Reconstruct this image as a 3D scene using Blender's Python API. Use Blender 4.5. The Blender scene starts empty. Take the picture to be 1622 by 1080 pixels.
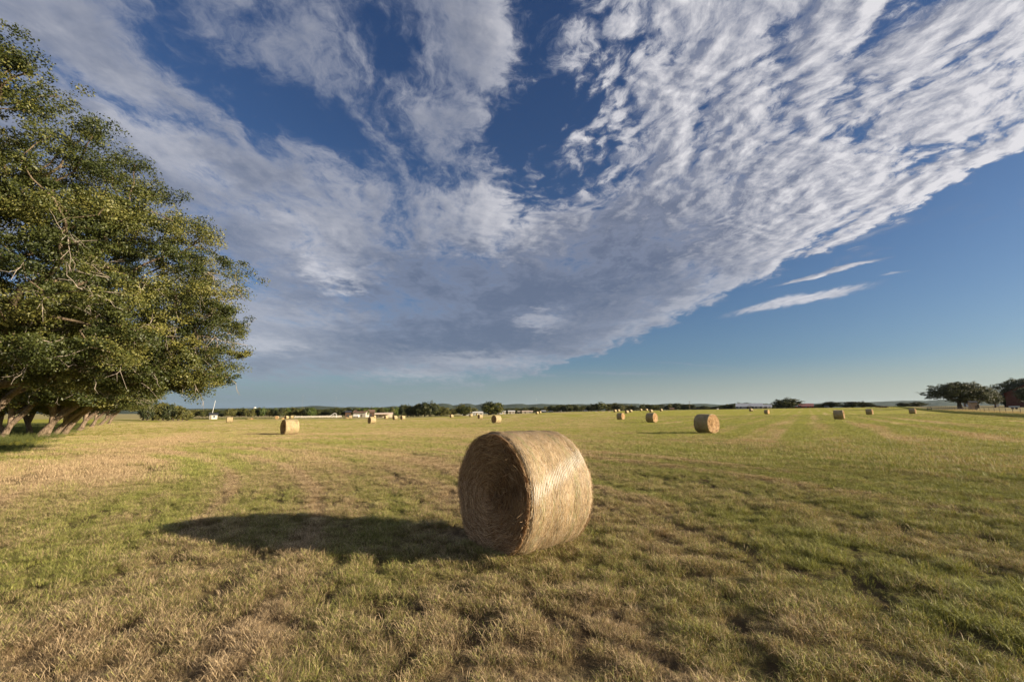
import bpy, bmesh, math, random
import numpy as np
from mathutils import Vector, Matrix
R = math.radians
scene = bpy.context.scene
COL = scene.collection

# ------------------------------------------------------------------ camera
F_PX = 660.0                      # focal length in pixels of the 1622 px wide photo
PITCH = math.atan(115 / F_PX)
CAM_H = 1.70
cam_d = bpy.data.cameras.new('camera'); cam = bpy.data.objects.new('camera', cam_d); COL.objects.link(cam)
cam_d.sensor_width = 36; cam_d.lens = 36 * F_PX / 1622
cam_d.clip_start = 0.05; cam_d.clip_end = 60000
cam.location = (0, 0, CAM_H); cam.rotation_euler = (R(90) + PITCH, 0, 0)
scene.camera = cam

# ------------------------------------------------------------------ sun, sky, exposure
HAZE = 1.5e-5
SUN_EL = R(15.3); SUN_AZ = R(104)          # azimuth clockwise from +Y (straight ahead)
sun_dir = Vector((math.sin(SUN_AZ) * math.cos(SUN_EL), math.cos(SUN_AZ) * math.cos(SUN_EL), math.sin(SUN_EL)))
sl = bpy.data.lights.new('sun', 'SUN'); sl.energy = 4.45; sl.angle = R(0.5); sl.color = (1.0, .84, .62)
so = bpy.data.objects.new('sun', sl); COL.objects.link(so)
so.rotation_euler = sun_dir.to_track_quat('Z', 'Y').to_euler()
scene.view_settings.view_transform = 'Standard'; scene.view_settings.look = 'None'
EXPO = 1.5; scene.view_settings.exposure = EXPO; scene.view_settings.gamma = 1.0

class NT:
    """tiny helper to write node maths as expressions"""
    def __init__(s, tree): s.t = tree; s.n = tree.nodes; s.l = tree.links
    def new(s, kind, **kw):
        n = s.n.new(kind)
        for k, v in kw.items(): setattr(n, k, v)
        return n
    def put(s, sock, v):
        if isinstance(v, bpy.types.NodeSocket): s.l.new(v, sock)
        elif v is not None:
            try: sock.default_value = v
            except Exception: sock.default_value = tuple(v) + (1,)
    def m(s, op, a, b=None, c=None, clamp=False):
        n = s.new('ShaderNodeMath', operation=op, use_clamp=clamp)
        s.put(n.inputs[0], a)
        if b is not None: s.put(n.inputs[1], b)
        if c is not None: s.put(n.inputs[2], c)
        return n.outputs[0]
    def add(s, *a):
        r = a[0]
        for x in a[1:]: r = s.m('ADD', r, x)
        return r
    def mul(s, *a):
        r = a[0]
        for x in a[1:]: r = s.m('MULTIPLY', r, x)
        return r
    def sub(s, a, b): return s.m('SUBTRACT', a, b)
    def xyz(s, x=0., y=0., z=0.):
        n = s.new('ShaderNodeCombineXYZ')
        for i, v in enumerate((x, y, z)): s.put(n.inputs[i], v)
        return n.outputs[0]
    def sep(s, v):
        n = s.new('ShaderNodeSeparateXYZ'); s.put(n.inputs[0], v); return n.outputs
    def vm(s, op, a, b=None):
        n = s.new('ShaderNodeVectorMath', operation=op); s.put(n.inputs[0], a)
        if b is not None: s.put(n.inputs[1], b)
        return n.outputs[0]
    def noise(s, vec, scale, detail=4., rough=.5, dist=0., color=False, lac=2., dim='3D'):
        n = s.new('ShaderNodeTexNoise', noise_dimensions=dim); n.inputs['Scale'].default_value = scale
        n.inputs['Detail'].default_value = detail; n.inputs['Roughness'].default_value = rough
        n.inputs['Distortion'].default_value = dist; n.inputs['Lacunarity'].default_value = lac
        if vec is not None: s.put(n.inputs['Vector'], vec)
        return n.outputs['Color' if color else 'Fac']
    def vor(s, vec, scale, feature='F1', out='Distance', rnd=1., dim='3D'):
        n = s.new('ShaderNodeTexVoronoi', feature=feature, voronoi_dimensions=dim); n.inputs['Scale'].default_value = scale
        n.inputs['Randomness'].default_value = rnd
        if vec is not None: s.put(n.inputs['Vector'], vec)
        return n.outputs[out]
    def rng(s, v, a, b, c=0., d=1., kind='SMOOTHSTEP'):
        n = s.new('ShaderNodeMapRange', interpolation_type=kind); s.put(n.inputs[0], v)
        for i, q in enumerate((a, b, c, d)): s.put(n.inputs[i + 1], q)
        return n.outputs[0]
    def mix(s, f, a, b, blend='MIX'):
        n = s.new('ShaderNodeMix', data_type='RGBA', blend_type=blend); s.put(n.inputs[0], f)
        for i, q in ((6, a), (7, b)):
            if isinstance(q, (tuple, list)): q = tuple(q) + (1,) if len(q) == 3 else tuple(q)
            s.put(n.inputs[i], q)
        return n.outputs[2]
    def ramp(s, f, stops, interp='LINEAR'):
        n = s.new('ShaderNodeValToRGB'); n.color_ramp.interpolation = interp
        e = n.color_ramp.elements
        while len(e) < len(stops): e.new(.5)
        for i, (p, c) in enumerate(stops):
            e[i].position = p; e[i].color = tuple(c) + (1,) if len(c) == 3 else c
        s.put(n.inputs[0], f); return n.outputs[0]

def srgb(r, g, b):
    f = lambda c: (c / 255 / 12.92) if c / 255 <= .04045 else ((c / 255 + .055) / 1.055) ** 2.4
    return (f(r), f(g), f(b))

# cloud density as a node group over the cloud-layer plane (u to the right, v ahead)
def make_blob(t, src):
    def blob(cu, cv, su, sv, rot=0.):
        du, dv = t.sub(src[0], cu), t.sub(src[1], cv)
        c, s_ = math.cos(R(rot)), math.sin(R(rot))
        a = t.add(t.mul(du, c / su), t.mul(dv, s_ / su))
        b = t.add(t.mul(dv, c / sv), t.mul(du, -s_ / sv))
        return t.m('EXPONENT', t.mul(t.add(t.mul(a, a), t.mul(b, b)), -1.))
    return blob

def density_group():
    g = bpy.data.node_groups.new('cloud_density', 'ShaderNodeTree')
    g.interface.new_socket('UV', in_out='INPUT', socket_type='NodeSocketVector')
    g.interface.new_socket('Density', in_out='OUTPUT', socket_type='NodeSocketFloat')
    g.interface.new_socket('Sheet', in_out='OUTPUT', socket_type='NodeSocketFloat')
    t = NT(g); gi = t.new('NodeGroupInput'); go = t.new('NodeGroupOutput')
    P0 = gi.outputs[0]
    # domain warp
    wv = t.vm('SUBTRACT', t.noise(P0, 1.6, 2, .55, color=True, dim='2D'), (.5, .5, .5))
    P = t.vm('ADD', P0, t.vm('MULTIPLY', wv, (.22, .22, 0)))
    wv2 = t.vm('SUBTRACT', t.noise(P0, 9., 3, .6, color=True, dim='2D'), (.5, .5, .5))
    P2 = t.vm('ADD', P, t.vm('MULTIPLY', wv2, (.062, .062, 0)))
    u0, v0, _ = t.sep(P0)
    u, v, _ = t.sep(P)
    u2, v2, _ = t.sep(P2)
    blob = make_blob(t, (u, v))
    # right-hand edge of the deck
    edge = t.sub(t.add(1.70, t.mul(v2, -.01)), t.mul(v2, v2, .048))
    n_med = t.noise(t.xyz(u2, t.mul(v2, .6), 0), 5.2, 7, .64, dim='2D')
    inside = t.rng(t.add(t.sub(edge, u2), t.mul(t.sub(n_med, .5), .45)), -.06, .20)
    M = t.mul(inside, .62)
    for a, args in HOLES: M = t.add(M, t.mul(blob(*args), a))
    far = t.rng(v0, 3.4, 6.6)
    M = t.sub(M, t.mul(far, .42))
    # rounded puffs in the right part, soft sheets and streaks to the left and far away
    n_big = t.noise(t.xyz(t.add(u, 3.), t.mul(v, .6), 0.), 2.1, 3, .5, dim='2D')
    S = t.xyz(t.add(u2, t.mul(v2, .12)), t.mul(v2, .86), 0.)
    cell = t.vor(t.vm('ADD', S, (5, 5, 0)), 9.0, 'F1', dim='2D')
    cell2 = t.vor(S, 23., dim='2D')
    fine = t.noise(S, 21., 5, .70, dim='2D')
    cells = t.sub(1., t.add(t.mul(cell, .62), t.mul(cell2, .52)))
    rightness = t.rng(u0, -.25, .30)
    near = t.mul(t.rng(v0, 2.5, 1.3), t.sub(1., t.mul(make_blob(t, (u0, v0))(.5, 1.85, .42, .5), .6)))
    cw = t.mul(rightness, near)
    tex = t.add(t.mul(t.sub(n_med, .5), t.rng(v0, 1.4, 2.8, 1.75, 1.25)), t.mul(t.sub(cells, .42), t.add(.10, t.mul(cw, .72))),
                t.mul(t.sub(fine, .5), t.add(.5, t.mul(cw, .55))), t.mul(t.sub(n_big, .5), 1.0))
    tex = t.mul(tex, t.add(.30, t.mul(inside, .70)))
    D = t.add(M, t.mul(cw, .05), t.mul(tex, t.rng(v0, 1.7, 3.4, 1., .66)))
    # detached wisps to the right of the deck
    W = None; blob2 = make_blob(t, (u2, v2))
    for a, args in WISPS:
        b = t.mul(blob2(*args), a); W = b if W is None else t.m('MAXIMUM', W, b)
    fib = t.noise(t.xyz(t.mul(u2, 1.), t.mul(v2, .35), 9.), 16., 3, .6, dim='2D')
    W = t.mul(W, t.rng(fib, .25, .6, .62, 1.1))
    D = t.m('MAXIMUM', D, W)
    t.l.new(D, go.inputs[0]); t.l.new(cw, go.inputs[1])
    return g

HOLES = [(-.10, (-.85, .9, .5, .4, 0)), (-.12, (-.62, .70, .2, .2, 0)), (-.08, (.4, 1.2, .5, .3, 0)), (-.58, (.04, 1.16, .30, .26, -20)), (-.55, (.03, .74, .07, .36, 0)), (-.38, (-.58, 1.12, .22, .16, 20)),
         (-.26, (-.74, .82, .09, .30, 12)), (-.35, (.20, 1.40, .40, .09, -5)), (-.20, (-.50, 1.75, .10, .4, 15)),
         (.22, (-.15, .86, .10, .26, 0)), (-.12, (-.42, .95, .3, .2, 0)), (.20, (.32, 1.05, .14, .24, 0)), (.22, (.5, 2.1, .8, .7, 0)),
         (.12, (-1.0, 1.5, .3, .8, 0)), (-.30, (.84, .66, .10, .14, 0)), (-.25, (.58, .64, .06, .12, 10)), (-.2, (.45, .62, .05, .14, 10)), (-.2, (-.9, 3.0, .5, .5, 0)),
         (-.10, (1.0, 1.0, .5, .3, 0)), (.3, (-.4, 3.6, 1.3, 1.2, 0)), (.2, (-1.8, 4.2, 1.5, 1.2, 0))]
WISPS = [(1.15, (1.76, 2.50, .085, .36, 33)), (1.05, (1.66, 2.10, .030, .22, 30)), (.42, (1.97, 2.0, .03, .08, 35)),
         (.30, (1.56, 1.66, .06, .30, 20)), (.42, (1.3, 5.0, .9, .16, 0)), (.42, (.35, 5.2, .4, .2, 0)), (.38, (1.9, 4.4, .8, .06, 10))]
GLOW = [(.75, (1.75, 2.35, .22, .55, 33)), (.25, (-.5, 4.4, .5, .3, 0)), (.22, (-.35, 1.75, .12, .3, 20)), (.22, (-1.3, 2.9, .5, .3, 0)), (.25, (-1.9, 2.6, .4, .5, 10)), (.18, (.1, 4.6, .5, .3, 0)), (.55, (-.06, 1.72, .17, .20, 0)), (.3, (-.15, 1.5, .2, .12, 0)), (.25, (-.45, 5.5, .4, .3, 0)), (.45, (.19, 3.09, .22, .24, 0)), (.55, (-1.0, 2.2, .14, .16, 0)), (.45, (-2.15, 3.5, .4, .35, 0)), (.2, (-.9, 2.0, .3, .4, 0)),
        (.35, (-1.24, 5.2, .5, .4, 0)), (-.45, (-.4, 2.9, .7, .9, 0)), (-.30, (.55, 1.85, .40, .45, 0)), (.22, (1.35, 1.3, .35, .8, 0)), (.3, (1.15, 2.6, .10, 1.1, 18)), (.18, (1.3, .8, .4, .3, 0)), (.16, (.25, .95, .2, .3, 0)), (.22, (-.6, 1.45, .12, .3, 12)), (.35, (-1.06, 1.1, .10, .35, 3)), (.3, (-.9, 1.75, .14, .3, 15)), (.22, (-.3, .95, .10, .2, 0))]
DG = density_group()

w = bpy.data.worlds.new('World'); scene.world = w; w.use_nodes = True
wt = NT(w.node_tree); w.node_tree.nodes.clear()
sky = wt.new('ShaderNodeTexSky', sky_type='NISHITA'); sky.sun_disc = False
sky.sun_elevation = SUN_EL; sky.sun_rotation = SUN_AZ
sky.air_density = 1.0; sky.dust_density = 1.6; sky.ozone_density = 2.0; sky.altitude = 400
tc = wt.new('ShaderNodeTexCoord').outputs['Generated']
dx, dy, dz = wt.sep(wt.vm('NORMALIZE', tc))
zc = wt.m('MAXIMUM', dz, 0.)
inv = wt.m('DIVIDE', 1., wt.add(zc, .1))
uv = wt.xyz(wt.mul(dx, inv), wt.mul(dy, inv), 0.)
def dens(vec):
    n = wt.new('ShaderNodeGroup'); n.node_tree = DG; wt.put(n.inputs[0], vec); return n.outputs
d0 = dens(uv); d1 = dens(wt.vm('ADD', uv, (.035, -.012, 0)))
D = d0[0]
cw = d0[1]
alpha = wt.mul(wt.rng(D, .10, wt.rng(cw, 0., .5, .80, .64)), wt.rng(cw, 0., .5, .86, 1.))
thick = wt.rng(D, .38, 1.05)
grad = wt.sub(D, d1[0])
lit = wt.mul(wt.add(-.12, wt.mul(wt.rng(grad, -.40, .70, kind='LINEAR'), 1.10), wt.mul(wt.rng(D, .20, 1.5, kind='LINEAR'), .22)), wt.add(.30, wt.mul(cw, .70)))
gw = wt.vm('SUBTRACT', wt.noise(uv, 5., 4, .65, color=True, dim='2D'), (.5, .5, .5))
bu, bv, _ = wt.sep(wt.vm('ADD', uv, wt.vm('MULTIPLY', gw, (.42, .9, 0))))
wb = make_blob(wt, (bu, bv))
for a, args in GLOW:
    lit = wt.add(lit, wt.mul(wb(*args), a))
lit = wt.m('MINIMUM', wt.m('MAXIMUM', lit, 0.), 1.)
# colours of the air, in sky units (multiplied by the background strength)
base = wt.mix(1., sky.outputs[0], wt.ramp(zc, [(0, (.62, .70, .78)), (.10, (.62, .74, .88)), (.30, (.55, .70, .90)), (.7, (.42, .58, .85)), (1, (.35, .5, .80))]), 'MULTIPLY')
K = 10 * 2 ** -EXPO; base = wt.vm('MULTIPLY', base, (2 ** -EXPO * 1.12,) * 3)
cc = lambda *c: tuple(x * K for x in srgb(*c))
cloud = wt.mix(thick, cc(142, 149, 168), cc(106, 116, 138))
cloud = wt.mix(wt.mul(cw, .55), cloud, cc(122, 129, 152))
cloud = wt.mix(wt.mul(lit, wt.rng(D, .15, .5)), cloud, cc(230, 228, 231))
colr = wt.mix(wt.mul(alpha, .95), base, cloud)
# low band near the horizon: haze over the clouds
hz = wt.rng(dz, .0, .12, 1., 0.)
hcol = wt.mix(wt.rng(dx, -.7, .8), cc(124, 144, 160), cc(196, 200, 188))
colr = wt.mix(wt.mul(hz, .75), colr, hcol)
bg = wt.new('ShaderNodeBackground'); bg.inputs[1].default_value = .1
wt.put(bg.inputs[0], colr)
wo = wt.new('ShaderNodeOutputWorld'); wt.l.new(bg.outputs[0], wo.inputs[0])

# ================================================================== helpers
def tag(o, label=None, cat=None, group=None, kind=None):
    if label: o['label'] = label
    if cat: o['category'] = cat
    if group: o['group'] = group
    if kind: o['kind'] = kind
    return o
def link(name, me, mat=None, parent=None, loc=None, rz=0):
    o = bpy.data.objects.new(name, me); COL.objects.link(o)
    if mat is not None and me is not None and not me.materials: me.materials.append(mat)
    if parent is not None: o.parent = parent
    if loc is not None: o.location = loc
    if rz: o.rotation_euler[2] = rz
    return o
def empty(name, loc, rz=0):
    o = bpy.data.objects.new(name, None); COL.objects.link(o); o.location = loc; o.rotation_euler[2] = rz
    o.empty_display_size = .2
    return o
def mesh_np(name, V, F, smooth=False, attrs=None):
    """F: (n,3) or (n,4) int array, or list of such arrays"""
    me = bpy.data.meshes.new(name)
    V = np.asarray(V, np.float32)
    Fs = F if isinstance(F, list) else [F]
    Fs = [np.asarray(f, np.int32) for f in Fs if len(f)]
    me.vertices.add(len(V)); me.vertices.foreach_set('co', V.ravel())
    tot = np.concatenate([np.full(len(f), f.shape[1], np.int32) for f in Fs])
    idx = np.concatenate([f.ravel() for f in Fs])
    me.loops.add(len(idx)); me.loops.foreach_set('vertex_index', idx)
    st = np.zeros(len(tot), np.int32); st[1:] = np.cumsum(tot)[:-1]
    me.polygons.add(len(tot)); me.polygons.foreach_set('loop_start', st); me.polygons.foreach_set('loop_total', tot)
    if smooth: me.polygons.foreach_set('use_smooth', np.ones(len(tot), bool))
    for k, a in (attrs or {}).items():
        at_ = me.attributes.new(k, 'FLOAT', 'POINT'); at_.data.foreach_set('value', np.asarray(a, np.float32))
    me.update(calc_edges=True)
    return me
class MB:
    """collects boxes, prisms and tubes; build() links them as one mesh object"""
    def __init__(s): s.v = []; s.f = []; s.n = 0
    def raw(s, V, F):
        s.v += [tuple(p) for p in V]; s.f += [tuple(i + s.n for i in q) for q in F]; s.n += len(V); return s
    def box(s, x0, x1, y0, y1, z0, z1):
        V = [(x, y, z) for z in (z0, z1) for x, y in ((x0, y0), (x1, y0), (x1, y1), (x0, y1))]
        return s.raw(V, [(3, 2, 1, 0), (4, 5, 6, 7), (0, 1, 5, 4), (1, 2, 6, 5), (2, 3, 7, 6), (3, 0, 4, 7)])
    def tube(s, a, b, r0, r1=None, n=8):
        r1 = r0 if r1 is None else r1
        a, b = Vector(a), Vector(b); d = (b - a).normalized()
        u = d.orthogonal().normalized(); w_ = d.cross(u)
        V = [tuple(c + (u * math.cos(t) + w_ * math.sin(t)) * r) for c, r in ((a, r0), (b, r1)) for t in [2 * math.pi * i / n for i in range(n)]]
        F = [(i, (i + 1) % n, n + (i + 1) % n, n + i) for i in range(n)] + [tuple(range(n))[::-1], tuple(range(n, 2 * n))]
        return s.raw(V, F)
    def build(s, name, mat, parent=None, loc=None, rz=0, bevel=0):
        me = bpy.data.meshes.new(name); me.from_pydata(s.v, [], s.f); me.update()
        if bevel:
            bm = bmesh.new(); bm.from_mesh(me)
            bmesh.ops.bevel(bm, geom=bm.edges[:], offset=bevel, segments=2, affect='EDGES'); bm.to_mesh(me); bm.free()
        return link(name, me, mat, parent, loc, rz)

# numpy gradient-free value noise
def _h(ix, iy, seed):
    n = (ix.astype(np.int64) * 374761393 + iy.astype(np.int64) * 668265263 + seed * 974634777) & 0xffffffff
    n = ((n ^ (n >> 13)) * 1274126177) & 0xffffffff
    return ((n ^ (n >> 16)) & 0xffff) / 65535.0
def vnoise(x, y, seed=0):
    x = np.asarray(x, float); y = np.asarray(y, float) + 0 * x
    ix, iy = np.floor(x), np.floor(y); fx, fy = x - ix, y - iy
    fx = fx * fx * (3 - 2 * fx); fy = fy * fy * (3 - 2 * fy)
    a, b, c, d = _h(ix, iy, seed), _h(ix + 1, iy, seed), _h(ix, iy + 1, seed), _h(ix + 1, iy + 1, seed)
    return (a * (1 - fx) + b * fx) * (1 - fy) + (c * (1 - fx) + d * fx) * fy
def fbm(x, y, seed=0, oct=4, g=.5):
    r = 0; a = 1; t = 0
    for i in range(oct):
        r = r + a * vnoise(np.asarray(x) * 2 ** i, np.asarray(y) * 2 ** i, seed + i * 17); t += a; a *= g
    return r / t
def sst(a, b, x):
    t = np.clip((x - a) / (b - a), 0, 1); return t * t * (3 - 2 * t)

# ================================================================== the lie of the land
def H(x, y):
    x = np.asarray(x, float); y = np.asarray(y, float)
    h = np.where(x > 0, .0157 * 700 * np.tanh(x / 700), -.70 * np.tanh(-x / 44.6))
    h = h + 2.5 * sst(110, 330, y) * sst(-80, 60, x)
    d = np.hypot(x, y)
    h = h + (fbm(x / 3.1, y / 3.1, 5, 3) - .5) * .10 * sst(3, 9, d) * sst(130, 60, d)
    return h
def Hs(x, y): return float(H(x, y))
CP, SP = math.cos(PITCH), math.sin(PITCH)
def pt(px, py, Y):
    """world x and z of what the photo shows at (px, py), Y metres ahead"""
    a, b = (px - 811) / F_PX, (540 - py) / F_PX
    fw = CP - b * SP; up = b * CP + SP; t = Y / fw
    return a * t, CAM_H + up * t
def foot(px, Y, py=655):
    x, _ = pt(px, py, Y); return (x, Y, Hs(x, Y))

# ---- the field: how dry, how thin, and the mowing rows
RC = (-34.6, -6.0)
def field(x, y):
    x = np.asarray(x, float); y = np.asarray(y, float)
    r = np.hypot(x - RC[0], y - RC[1]); th = np.arctan2(y - RC[1], x - RC[0])
    az = R(35); s2 = x * math.cos(az) - y * math.sin(az); a2 = x * math.sin(az) + y * math.cos(az)
    k = sst(3, 16, x - .15 * y) * sst(12, 26, y)
    n1 = fbm(r * 1.1, th * 6, 11, 3); n2 = fbm(s2 * .8, a2 * .06, 12, 3)
    row = n1 * (1 - k) + n2 * k
    w1 = .5 + .5 * np.sin(r * 2 * np.pi / 2.9); w2 = .5 + .5 * np.sin(s2 * 2 * np.pi / 3.6)
    wave = w1 * (1 - k) + w2 * k
    patch = fbm(x / 5, y / 5, 21, 3); fine = fbm(x / .7, y / .7, 22, 3)
    dist = np.hypot(x, y)
    dry = .54 - .36 * sst(-2, 5, x - .25 * y + 1.5) - .14 * sst(10, 35, dist) + .10 * sst(9, 3, dist) + .05 * sst(-3, -10, x)
    dry = dry + (row - .5) * (1.0 + .3 * sst(14, 25, y)) + (patch - .5) * .40 + (fine - .5) * .5 + (wave - .5) * (.20 + .34 * k) * (1 + .5 * sst(10, 18, dist))
    # sun-bleached streak beside the oaks, tan band on the right
    dry = dry + .50 * np.exp(-((x + 14.5 + .62 * (y - 14)) / 2.2) ** 2) * sst(8, 14, y) * sst(60, 40, y)
    dry = dry + .30 * np.exp(-((y - 24 + .12 * (x - 14)) / 3.0) ** 2) * sst(2, 12, x)
    dry = dry - .35 * np.exp(-((x + 7.6 + .55 * (y - 9)) / 1.6) ** 2) * sst(2, 8, y) * sst(30, 14, y)
    tr = np.abs((r - 30.3) % 5.8 - 2.9); tr2 = np.abs((s2 - 1.0) % 7.2 - 3.6)
    track = np.exp(-((tr - .85) / .16) ** 2) * (1 - k) + np.exp(-((tr2 - .85) / .22) ** 2) * k
    dry = dry + track * .46 * sst(.25, .5, fbm(th * 9, r * .2, 33, 3)) * sst(4, 10, dist)
    # thin furrows along the rows
    broken = fbm(th * 22, r * .3, 31, 3)
    fur = np.exp(-(((r - 39.2 + 1.45) % 2.9 - 1.45) / .17) ** 2) * sst(.36, .52, broken) * (1 - k) * sst(34, 24, dist)
    main = np.exp(-((r - 39.2) / .16) ** 2) * sst(.30, .5, broken) * (1 - k)
    bald = sst(.60, .72, fbm(x / .20, y / .26, 41, 3)) * sst(26, 10, dist)
    gap = np.clip(np.maximum(np.maximum(fur * .9, main), bald), 0, 1)
    lit_ = np.exp(-(((r - 39.2 + 1.45 - .5) % 2.9 - 1.45) / .28) ** 2) * (1 - k) * sst(.25, .5, fbm(th * 14 + 4, r * .25, 35, 3))
    dry = dry + lit_ * .30 * sst(60, 30, dist)
    return np.clip(dry, 0, 1), gap
OAK_LINE = ((-13.2, 9.0), (-106, 108))
def verge(x, y):
    """signed metres into the unmown strip under the oaks (positive = inside)"""
    ax, ay = OAK_LINE[0]; bx, by = OAK_LINE[1]
    dx, dy = bx - ax, by - ay; L = math.hypot(dx, dy)
    return ((x - ax) * (-dy) + (y - ay) * dx) / L * 1.0

# ================================================================== materials
def mat(name):
    m_ = bpy.data.materials.new(name); m_.use_nodes = True
    t = NT(m_.node_tree); m_.node_tree.nodes.clear()
    out = t.new('ShaderNodeOutputMaterial')
    return m_, t, out
def principled(t, out, col, rough=.8, spec=.25, normal=None, **kw):
    b = t.new('ShaderNodeBsdfPrincipled'); t.put(b.inputs['Base Color'], tuple(col) + (1,) if isinstance(col, tuple) and len(col) == 3 else col)
    t.put(b.inputs['Roughness'], rough); b.inputs['Specular IOR Level'].default_value = spec
    for k_, v in kw.items(): t.put(b.inputs[k_], v)
    if normal is not None: t.l.new(normal, b.inputs['Normal'])
    t.l.new(b.outputs[0], out.inputs[0]); return b
def attr(t, name, kind='GEOMETRY', out='Fac'):
    n = t.new('ShaderNodeAttribute', attribute_type=kind); n.attribute_name = name; return n.outputs[out]
def bump(t, h, dist, strength=1.):
    n = t.new('ShaderNodeBump'); n.inputs['Distance'].default_value = dist; n.inputs['Strength'].default_value = strength
    t.l.new(h, n.inputs['Height']); return n.outputs[0]
def leafy(name, fn, trans=.3, rough=.6, spec=.2):
    m_, t, out = mat(name); c = fn(t)
    d = t.new('ShaderNodeBsdfPrincipled'); t.put(d.inputs['Base Color'], c); d.inputs['Roughness'].default_value = rough
    d.inputs['Specular IOR Level'].default_value = spec
    tr = t.new('ShaderNodeBsdfTranslucent'); t.put(tr.inputs[0], t.mix(1., c, (1.15, 1.1, .6), 'MULTIPLY'))
    ms = t.new('ShaderNodeMixShader'); ms.inputs[0].default_value = trans
    t.l.new(d.outputs[0], ms.inputs[1]); t.l.new(tr.outputs[0], ms.inputs[2]); t.l.new(ms.outputs[0], out.inputs[0])
    return m_
GREEN1, GREEN2 = (.085, .105, .020), (.42, .42, .115)
STRAW1, STRAW2 = (.15, .095, .047), (.66, .50, .30)
def grass_col(t):
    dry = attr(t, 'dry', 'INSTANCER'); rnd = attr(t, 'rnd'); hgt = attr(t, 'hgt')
    g = t.mix(rnd, GREEN1, GREEN2); s = t.mix(rnd, STRAW1, STRAW2)
    # each blade is green or dry, more of them dry where the patch is dry
    r2 = t.m('FRACT', t.mul(rnd, 7.31))
    k = t.rng(t.add(dry, t.mul(t.sub(r2, .5), .8)), .36, .60)
    c = t.mix(k, g, s)
    return t.mix(t.rng(hgt, 0., .4, .75, 0.), c, (.05, .035, .017))  # blade foot darkened in the colour, painting shade between the tufts
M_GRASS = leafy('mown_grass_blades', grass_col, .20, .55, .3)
def tall_col(t):
    rnd = attr(t, 'rnd'); dry = attr(t, 'dry', 'INSTANCER')
    c = t.mix(rnd, (0.048, 0.068, 0.018), (0.128, 0.136, 0.040))
    return t.mix(t.rng(t.add(dry, t.mul(rnd, .3)), .5, .9), c, (.42, .33, .18))
M_TALL = leafy('uncut_grass_blades', tall_col, .25, .6, .2)

def ground_mat():
    m_, t, out = mat('field_ground')
    dry = attr(t, 'dry'); gap = attr(t, 'gap'); kind = attr(t, 'pasture')
    pos = t.new('ShaderNodeNewGeometry').outputs['Position']
    cd = t.vm('LENGTH', pos); cd = cd.node.outputs['Value']
    n1 = t.noise(pos, 9., 5, .65); n2 = t.noise(pos, 60., 3, .6); n3 = t.noise(pos, 1.3, 4, .6)
    d2 = t.add(dry, t.mul(t.sub(n1, .5), .7), t.mul(t.sub(n3, .5), .35))
    far = t.rng(cd, 8., 45.)  # far ground colours raised, standing in for low sun on upright blades
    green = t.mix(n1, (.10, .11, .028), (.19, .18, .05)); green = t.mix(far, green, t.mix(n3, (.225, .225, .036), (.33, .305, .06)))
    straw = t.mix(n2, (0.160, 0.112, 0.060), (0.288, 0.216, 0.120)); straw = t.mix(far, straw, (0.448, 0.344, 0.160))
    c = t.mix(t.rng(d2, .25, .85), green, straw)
    soil = t.mix(n2, (.045, .030, .018), (.11, .075, .045))
    c = t.mix(t.m('MAXIMUM', t.mul(gap, .9), t.mul(t.rng(n1, .62, .45), t.rng(cd, 14., 5., 0., .75))), c, soil)
    past = t.mix(n3, (0.336, 0.272, 0.152), (0.240, 0.216, 0.096))
    c = t.mix(kind, c, past)
    tu = t.noise(t.vm('MULTIPLY', pos, (.8, 1., 1.)), 1.7, 4, .7)
    c = t.mix(t.mul(t.rng(tu, .58, .70), t.rng(cd, 18., 40.), .55), c, (.075, .085, .02))
    hgt = t.add(t.mul(n1, .6), t.mul(n2, .4))
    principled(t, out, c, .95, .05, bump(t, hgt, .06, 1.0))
    return m_
M_GROUND = ground_mat()

# ================================================================== ground
def build_ground():
    nA, rr = 760, [0.0]
    r = .6
    while r < 14000: rr.append(r); r *= 1.0 + max(.012, min(.05, .012 + .004 * math.log(max(r, 1))))
    rr = np.array(rr[1:])
    # finer angles inside the view, coarser behind
    a1 = np.linspace(R(-62), R(62), nA); a2 = np.linspace(R(62), R(298), 90)[1:-1]
    A = np.concatenate([a1, a2]); n = len(A)
    X = rr[:, None] * np.sin(A)[None]; Y = rr[:, None] * np.cos(A)[None]
    x, y = X.ravel(), Y.ravel()
    z = H(x, y) + (fbm(x / .5, y / .5, 3, 3) - .5) * .05 * sst(40, 12, np.hypot(x, y))
    dry, gap = field(x, y)
    z = z - gap * .03 * sst(40, 15, np.hypot(x, y))
    v = verge(x, y); gr = sst(-.5, 1.5, v)
    dry = dry * (1 - gr) + gr * .05
    # beyond the field: the dry pasture on the right and the rough ground behind
    fl = (x - 73.5) * math.cos(R(40.5)) - (y - 60) * math.sin(R(40.5))
    past = np.maximum(sst(1, 4, fl) * sst(20, 40, y), sst(290, 330, y) * .85)
    past = np.maximum(past, sst(186, 190, y + .0 * x) * sst(-40, -60, x) * .8)
    V = np.stack([x, y, z], 1); V = np.vstack([V, [[0, 0, float(H(0, 0))]]])
    i = np.arange(len(rr) - 1)[:, None] * n; j = np.arange(n)[None]; jn = (j + 1) % n
    Q = np.stack([i + j, i + n + j, i + n + jn, i + jn], -1).reshape(-1, 4)[:, ::-1]
    c = len(V) - 1
    T = np.array([[c, k_, (k_ + 1) % n] for k_ in range(n)])[:, ::-1]
    app = lambda a: np.append(a, a[0])
    me = mesh_np('ground', V, [Q, T], True, dict(dry=app(dry), gap=app(gap), pasture=app(past)))
    return tag(link('ground', me, M_GROUND), kind='structure')
build_ground()

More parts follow.
